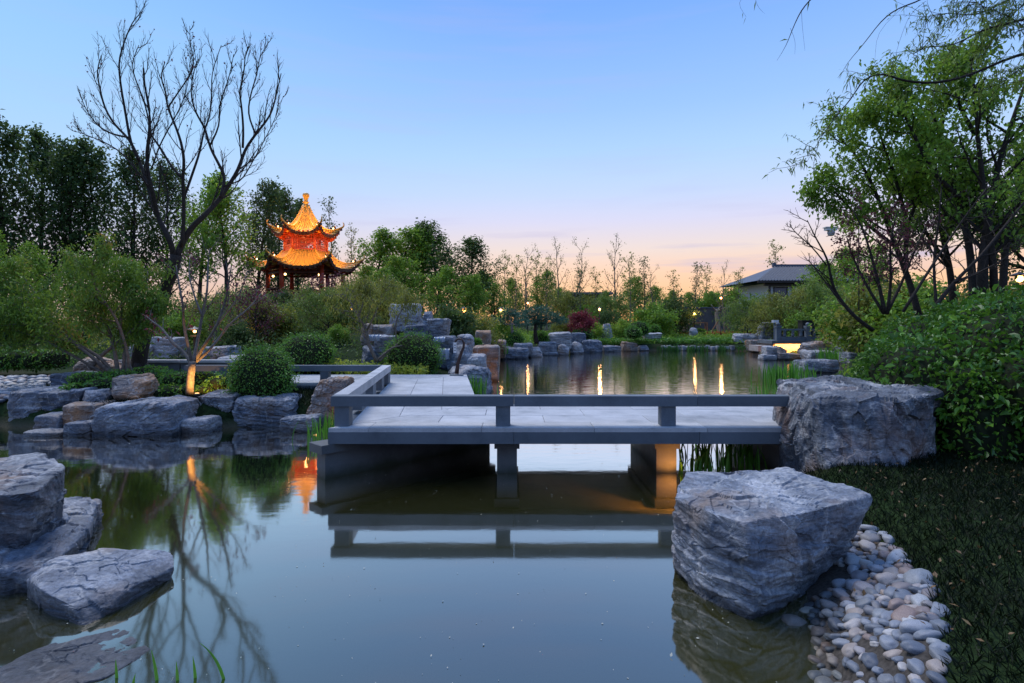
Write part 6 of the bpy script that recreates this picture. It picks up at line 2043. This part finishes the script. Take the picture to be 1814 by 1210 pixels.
big_tree(960, [([(1690, 540), (1680, 470), (1664, 400), (1660, 330), (1672, 260)], 0.08, 0.014, 0.3), ([(1680, 470), (1640, 410), (1610, 350), (1600, 300)], 0.05, 0.012, 0.3), ([(1672, 430), (1706, 370), (1724, 310)], 0.05, 0.012, -0.4)], 12.8,
         'dark green tree filling the gap between the leaning and the tallest tree', 'poplar_leaf', ls=0.085, dens=1.2)
big_tree(975, [([(1850, 560), (1836, 480), (1820, 400), (1806, 330), (1800, 260)], 0.14, 0.03, 0.3), ([(1836, 480), (1790, 440), (1760, 400), (1740, 380)], 0.05, 0.012, 0.3), ([(1830, 440), (1870, 360), (1900, 280)], 0.07, 0.014, 0.4)], 12.4,
         'dark tree at the picture edge behind the hedge', 'poplar_leaf', ls=0.085, dens=1.05)
# purple leaved shrub and bare stems
big_tree(990, [([(1568, 556), (1556, 510), (1548, 460), (1530, 410), (1510, 370)], 0.035, 0.008, 0.2), ([(1572, 556), (1580, 490), (1576, 430), (1590, 370)], 0.03, 0.008, -0.2), ([(1570, 556), (1596, 500), (1622, 450), (1640, 400)], 0.03, 0.008, 0.3), ([(1566, 556), (1530, 500), (1508, 450), (1500, 420)], 0.028, 0.008, 0.2)], 9.6,
         'purple leaved small tree on dark stems before the green ones', 'purple_leaf', ls=0.055, dens=0.6, leafn=(4, 5), spread=0.05)
big_tree(1005, [([(1546, 585), (1510, 560), (1484, 528), (1468, 500), (1464, 460), (1448, 420), (1430, 390)], 0.04, 0.007, 0.2), ([(1484, 528), (1450, 490), (1432, 460)], 0.02, 0.006, 0.2), ([(1464, 470), (1440, 440), (1410, 410), (1400, 400)], 0.014, 0.005, 0.2)], 10.2,
         'bare dark stem arching out over the pond from the hedge', None, bark='bark', name='bare_tree', dens=0.7)
big_tree(1020, [([(1650, 552), (1690, 500), (1740, 450), (1790, 390), (1830, 340)], 0.035, 0.012, 0.2), ([(1600, 552), (1650, 470), (1700, 400), (1750, 330)], 0.025, 0.008, 0.3), ([(1660, 552), (1650, 470), (1664, 390), (1668, 330)], 0.025, 0.008, -0.2), ([(1690, 500), (1770, 470), (1814, 430)], 0.02, 0.008, -0.2)], 8.9,
         'crossing bare stems rising straight from the big hedge', None, bark='bark', name='bare_tree', dens=0.7)

# ------------------------------------------------------------------ willow whose hanging branches reach into the top of the view
rs4 = np.random.RandomState(42)
WD = 6.4
g, lf = Geo(), []
wp = [([(2120, 640), (2100, 420), (2060, 180), (1980, -60), (1860, -220)], 0.22, 0.06, 0.0)]
p, rd = traced(*([wp[0][0], WD] + [wp[0][1], wp[0][2], wp[0][3]]), seed=3)
g.tube(p, rd, 10)
limbs = [([(2060, 180), (1960, 110), (1880, 80), (1800, 96), (1720, 130), (1660, 150), (1600, 148), (1566, 128), (1528, 138), (1506, 170), (1478, 208), (1450, 250), (1430, 286)], 0.05, 0.003, 0.3, 1),
         ([(2000, -20), (1900, 10), (1800, 40), (1740, 50), (1690, 80), (1640, 82), (1618, 96)], 0.04, 0.003, -0.3, 1),
         ([(1990, -40), (1880, -40), (1780, 0), (1730, 30), (1680, 20), (1640, 30)], 0.035, 0.003, 0.4, 1),
         ([(1900, -180), (1780, -120), (1680, -40), (1640, 2), (1590, 10), (1560, 36), (1530, 74), (1500, 110), (1486, 140)], 0.03, 0.0025, 0.2, 0.15),
         ([(1860, -220), (1640, -160), (1500, -60), (1440, -10), (1420, 20), (1400, 50), (1392, 80), (1376, 108)], 0.03, 0.002, 0.0, 0.15),
         ([(1420, 20), (1424, 44), (1426, 90)], 0.004, 0.002, 0.1, 0.1), ([(1400, 50), (1404, 72), (1408, 96)], 0.004, 0.002, 0.1, 0.0),
         ([(1640, 2), (1616, 24), (1596, 56), (1584, 90), (1578, 128)], 0.005, 0.002, 0.1, 0.2), ([(1636, 6), (1640, 40), (1620, 66)], 0.005, 0.002, 0.2, 0.2), ([(1600, 12), (1556, 60), (1550, 106)], 0.004, 0.002, -0.1, 0.0),
         ([(1500, -60), (1330, -20), (1340, 10), (1354, 24)], 0.006, 0.002, 0.2, 0.2), ([(1330, -20), (1304, 4), (1322, 30)], 0.005, 0.002, 0.1, 0.2),
         ([(1880, 80), (1830, 60), (1790, 30), (1750, 14), (1720, 0)], 0.02, 0.003, 0.2, 1), ([(1960, 110), (1880, 130), (1810, 120), (1770, 150), (1720, 160)], 0.02, 0.003, 0.1, 1),
         ([(1900, 10), (1840, -10), (1800, 20), (1770, 50), (1740, 100)], 0.02, 0.003, 0.3, 1)]
for i, (tr_, r0, r1, dy, lv) in enumerate(limbs):
    q, rd = traced(tr_, WD, r0, r1, dy, 950 + i)
    g.tube(q, np.asarray(rd) * 0.45, 6)
    if lv >= 1:
        kk = rs4.randint(len(q) // 4, len(q), 44)
        for k in kk:
            tw_ = branch_path(q[k], rs4.normal(size=3) + (-0.8, 0, 0.1), rs4.uniform(0.15, 0.42), 4, 0.15, -0.05, rs4)
            g.tube(tw_, np.linspace(0.004, 0.0015, len(tw_)), 3, cap=False)
            for pt in tw_[1:]:
                lf.append(pt + rs4.normal(size=(3, 3)) * 0.015)
    elif lv > 0:
        k = rs4.rand(len(q)) < lv
        if k.any():
            lf.append(q[k])
t0 = g.build('trunk', M['bark'], None, smooth=True)
f = Geo(); leaves(f, np.concatenate(lf), 0.075, 0.17, bias=np.array([-0.4, 0, -0.25]), droop=0.3, rs=rs4)
t1 = f.build('crown', M['willow_leaf'], None)
rooted('willow_tree', p[0], [t0, t1], 'willow whose thin drooping twigs hang into the top corner of the sky', 'tree', None)

# ------------------------------------------------------------------ lamps
def garden_lamp(px, py, d, power, label, hgt=None, r=0.10):
    c = P(px, py, d); zg = gz(c[0], d)
    o = empty('garden_lamp', (c[0], d, zg)); tag(o, label, 'lamp', 'garden lamps')
    h = c[2] - zg
    g = Geo(); g.tube([(0, 0, -0.1), (0, 0, h - 0.12)], 0.035, 8); g.box((0, 0, h - 0.13), (0.16, 0.16, 0.05)); g.build('post', M['black'], o)
    g = Geo(); g.lathe([(0, -r), (r * 0.7, -r * 0.75), (r, 0), (r * 0.7, r * 0.75), (0, r)], (0, 0, h), 12); g.build('lamp_globe', M['lamp_glow'], o, smooth=True)
    g = Geo(); g.lathe([(0, r + 0.10), (0.05, r + 0.07), (0.19, r + 0.015), (0.19, r - 0.01), (0, r + 0.005)], (0, 0, h), 12); g.build('cap', M['black'], o)
    point('lamp_light', (0, -0.2, h), power, (1, 0.5, 0.2), 0.1, o)


M['lamp_glow'] = emit('lamp_glow', (1.0, 0.5, 0.17), 5)
M['lens_glow'] = emit('lens_glow', (1.0, 0.5, 0.17), 2)
for px, py, d, pw, lab in ((822, 550, 27, 22, 'garden lamp in the bushes just past the rockery'), (887, 550, 30.5, 22, 'garden lamp left of the pines'), (1062, 548, 40, 30, 'garden lamp right of the red maple'),
                           (1230, 556, 46.5, 40, 'garden lamp glowing before the dark wall by the table'), (1277, 528, 46, 40, 'taller garden lamp at the end of the dark wall'), (622, 548, 22, 6, 'dim small lamp in the bushes under the pagoda'),
                           (345, 587, 15.5, 10, 'low lamp behind the uplit tree'), (1806, 494, 14, 40, 'large glowing lamp at the picture edge under the trees'), (438, 579, 20, 5, 'tiny lamp among the bushes at the pagoda hill'),
                           (935, 537, 48, 15, 'distant lamp between thin trunks above the pines')):
    garden_lamp(px, py, d, pw, lab, r=0.085 if pw > 12 else 0.045)


def uplight(x, y, z, aim, power, label, ang=70, col=(1, 0.48, 0.12)):
    o = empty('ground_uplight', (x, y, z)); tag(o, label, 'spotlight', 'small ground spotlights')
    g = Geo(); g.lathe([(0, -0.08), (0.05, -0.08), (0.055, 0.03), (0.04, 0.05), (0.0, 0.05)], (0, 0, 0), 10); g.build('housing', M['black'], o)
    g = Geo(); g.lathe([(0, 0.052), (0.036, 0.052), (0.03, 0.062), (0, 0.064)], (0, 0, 0), 10); g.build('lens', M['lens_glow'], o)
    d = bpy.data.lights.new('spot', 'SPOT'); d.energy = power; d.color = col; d.spot_size = R(ang); d.spot_blend = 0.6; d.shadow_soft_size = 0.03
    s = link('spot_light', d, o, (0, 0, 0.08))
    s.rotation_euler = Vector(tuple(aim)).to_track_quat('-Z', 'Y').to_euler()
    return o


c = P(349, 697, 10.08)
uplight(c[0], c[1], gz(c[0], c[1]) + 0.06, (-0.06, 0.28, 0.22), 42, 'small ground spotlight lighting the purple leaved tree trunk', 125)
c = P(888, 607, 27.2)
uplight(c[0], c[1], gz(c[0], c[1]) + 0.3, (-0.15, -0.3, -0.4), 60, 'ground spotlight shining on the tan rock of the far shore', 120)
c = P(855, 629, 16.6)
uplight(c[0], c[1], -0.02, (0.1, 0.9, 0.3), 9, 'low spotlight warming the squared boulder in the water', 100)
c = P(800, 640, 14.3)
uplight(c[0], c[1], 0.10, (0.2, 1.2, 0.5), 12, 'low spotlight behind the ribbed boulder at the cascade', 110)
# lamp at the foot of the lit pier, half in the water
o = uplight(1.93, 6.52, -0.13, (-0.06, 0.24, 0.30), 9.0, 'small lamp at the waterline lighting the bridge pier orange', 130, (1, 0.37, 0.06))
for c_ in o.children:
    if c_.type == 'LIGHT':
        c_.location = (0, 0, 0.17)
c = P(560, 762, 9.05)
uplight(c[0], c[1], -0.05, (0.4, 0.5, 0.35), 4, 'small lamp by the flat stone near the bridge corner', 110)

# curved neck lamp with a white tag on the bridge
c = P(809, 664, 13.0)
o = empty('curved_neck_lamp', (c[0], c[1], DT)); tag(o, 'dark curved neck lamp post with a white box hanging from it at the deck end', 'lamp post')
g = Geo(); g.box((0, 0, 0.01), (0.3, 0.2, 0.02)); g.build('base', M['granite_dark_shaded'], o)
q = [(809, 662), (811, 645), (816, 628), (821, 616), (822, 608), (819, 602), (813, 600), (808, 603), (806, 608)]
pp = np.array([P(a, b_, c[1]) for a, b_ in q]) - np.array([c[0], c[1], DT])
M['rust_metal'] = plain('dark_brown_metal', (0.05, 0.022, 0.015), 0.5, var=0.3, scale=12, bump=0.1)
g = Geo(); g.tube(pp, [0.05, 0.042, 0.036, 0.03, 0.028, 0.026, 0.024, 0.022, 0.02], 8); g.build('neck', M['rust_metal'], o, smooth=True)
w_ = P(806, 616, c[1]) - np.array([c[0], c[1], DT])
g = Geo(); g.box(w_, (0.068, 0.05, 0.24)); hd = g.build('lamp_box', M['white_plastic'], o)
M['vent'] = plain('grey_vent', (0.2, 0.2, 0.2), 0.6, var=0.1, scale=10, bump=0.0)
for k in range(3):
    g = Geo(); g.box(w_ + (0, -0.027, 0.06 - 0.06 * k), (0.04, 0.006, 0.02)); g.build('slot', M['vent'], hd)

# camera on a tall pole among the trees of the right bank
c = P(1476, 404, 22)
o = empty('camera_pole', (c[0] + 1.0, c[1], gz(c[0], c[1]))); tag(o, 'white security camera on a bracket sticking out from the right bank trees', 'camera')
h = c[2] - gz(c[0], c[1])
g = Geo(); g.tube([(0, 0, -0.1), (0, 0, h + 0.1)], 0.022, 8); g.build('pole', M['black'], o)
g = Geo(); g.tube([(0, 0, h + 0.02), (-1.05, 0, h - 0.02)], 0.022, 6); g.build('bracket', M['wood'], o)
g = Geo(); g.box((-1.1, 0, h - 0.05), (0.42, 0.2, 0.10)); g.box((-1.1, 0, h + 0.02), (0.5, 0.26, 0.03)); g.build('hood', M['white_plastic'], o)
g = Geo(); g.lathe([(0, -0.32), (0.1, -0.3), (0.14, -0.2), (0.13, -0.1), (0, -0.1)], (-1.08, 0, h), 12); g.build('dome', M['granite'], o)

# staked tree trunks and a pale stone by the garden wall
for px, d, hgt, lab in ((1213, 48.6, 1.6, 'pale stump like trunk with props left of the wooden table'), (1276, 48.6, 2.3, 'thick pale trunk held by slanting stakes near the wall end')):
    x = (px - 907) * d / 1000; z = gz(x, d)
    o = empty('staked_trunk', (x, d, z)); tag(o, lab, 'tree', 'staked trunks by the wall')
    pp = branch_path((0, 0, -0.1), (0.05, 0, 1), hgt, 8, 0.08, 0.02, rs4)
    g = Geo(); g.tube(pp, np.linspace(0.24, 0.13, len(pp)), 9)
    for k in range(4):
        b2 = branch_path(pp[-2], rs4.normal(size=3) + (0, 0, 1.4), 0.9, 5, 0.15, 0.0, rs4); g.tube(b2, np.linspace(0.09, 0.03, 6), 6)
    g.build('trunk', M['bark_pale'], o, smooth=True)
    for s_ in (-1, 1):
        g = Geo(); g.tube([(s_ * 0.95, -0.2, 0), (s_ * 0.12, 0, 1.25)], 0.04, 6); g.build('stake', M['wood'], o)
# low parapet behind the bare tree
o = empty('garden_parapet', (-8.3, 13.6, -0.14)); tag(o, 'low grey stone parapet of a path behind the bare tree trunk', 'wall')
for k in range(2):
    x = -0.4 + 1.5 * k
    g = Geo(); g.box((x, 0, 0.78), (1.46, 0.16, 0.42)); g.build('parapet_slab', M['granite_dark_shaded'], o)
    g = Geo(); g.box((x, 0, 1.02), (1.47, 0.24, 0.06)); g.build('coping', M['granite'], o)
M['litter'] = leaf_mat('dead_leaf', (0.10, 0.05, 0.02), (0.24, 0.14, 0.05), (0.36, 0.28, 0.1), trans=0.1)
n = 420
x = rng.uniform(1.9, 5.2, n); y = rng.uniform(2.3, 6.0, n); k = pond_sd(x, y) > 0.2
x, y = x[k], y[k]
g = Geo(); leaves(g, np.stack([x, y, ground_z(x, y) + rng.uniform(0.03, 0.07, len(x))], 1), 0.035, 0.5, up=2.0, droop=0.0, rs=rng)
tag(g.build('leaf_litter', M['litter']), 'scattered dead leaves on the right bank', 'dead leaves', kind='stuff')
M['speck'] = plain('floating_speck', (0.5, 0.48, 0.38), 0.8, var=0.3, scale=3, bump=0.0)
n = 1100
x = rng.uniform(-7.5, 3.0, n); y = 2.6 + 6.5 * rng.rand(n) ** 1.4; k = pond_sd(x, y) < -0.1
x, y = x[k], y[k]
g = Geo(); leaves(g, np.stack([x, y, np.full(len(x), 0.004)], 1), 0.008 * rng.lognormal(0, 0.5, len(x)), 0.7, up=60.0, droop=0.0, fold=0.02, rs=rng)
tag(g.build('floating_specks', M['speck']), 'tiny pale specks of pollen and leaf floating on the pond', 'floating debris', kind='stuff')
print('SCRIPT SECONDS', round(time.time() - T0, 1), 'TRIS', sum(len(o.data.polygons) for o in scene.objects if o.type == 'MESH') * 2)
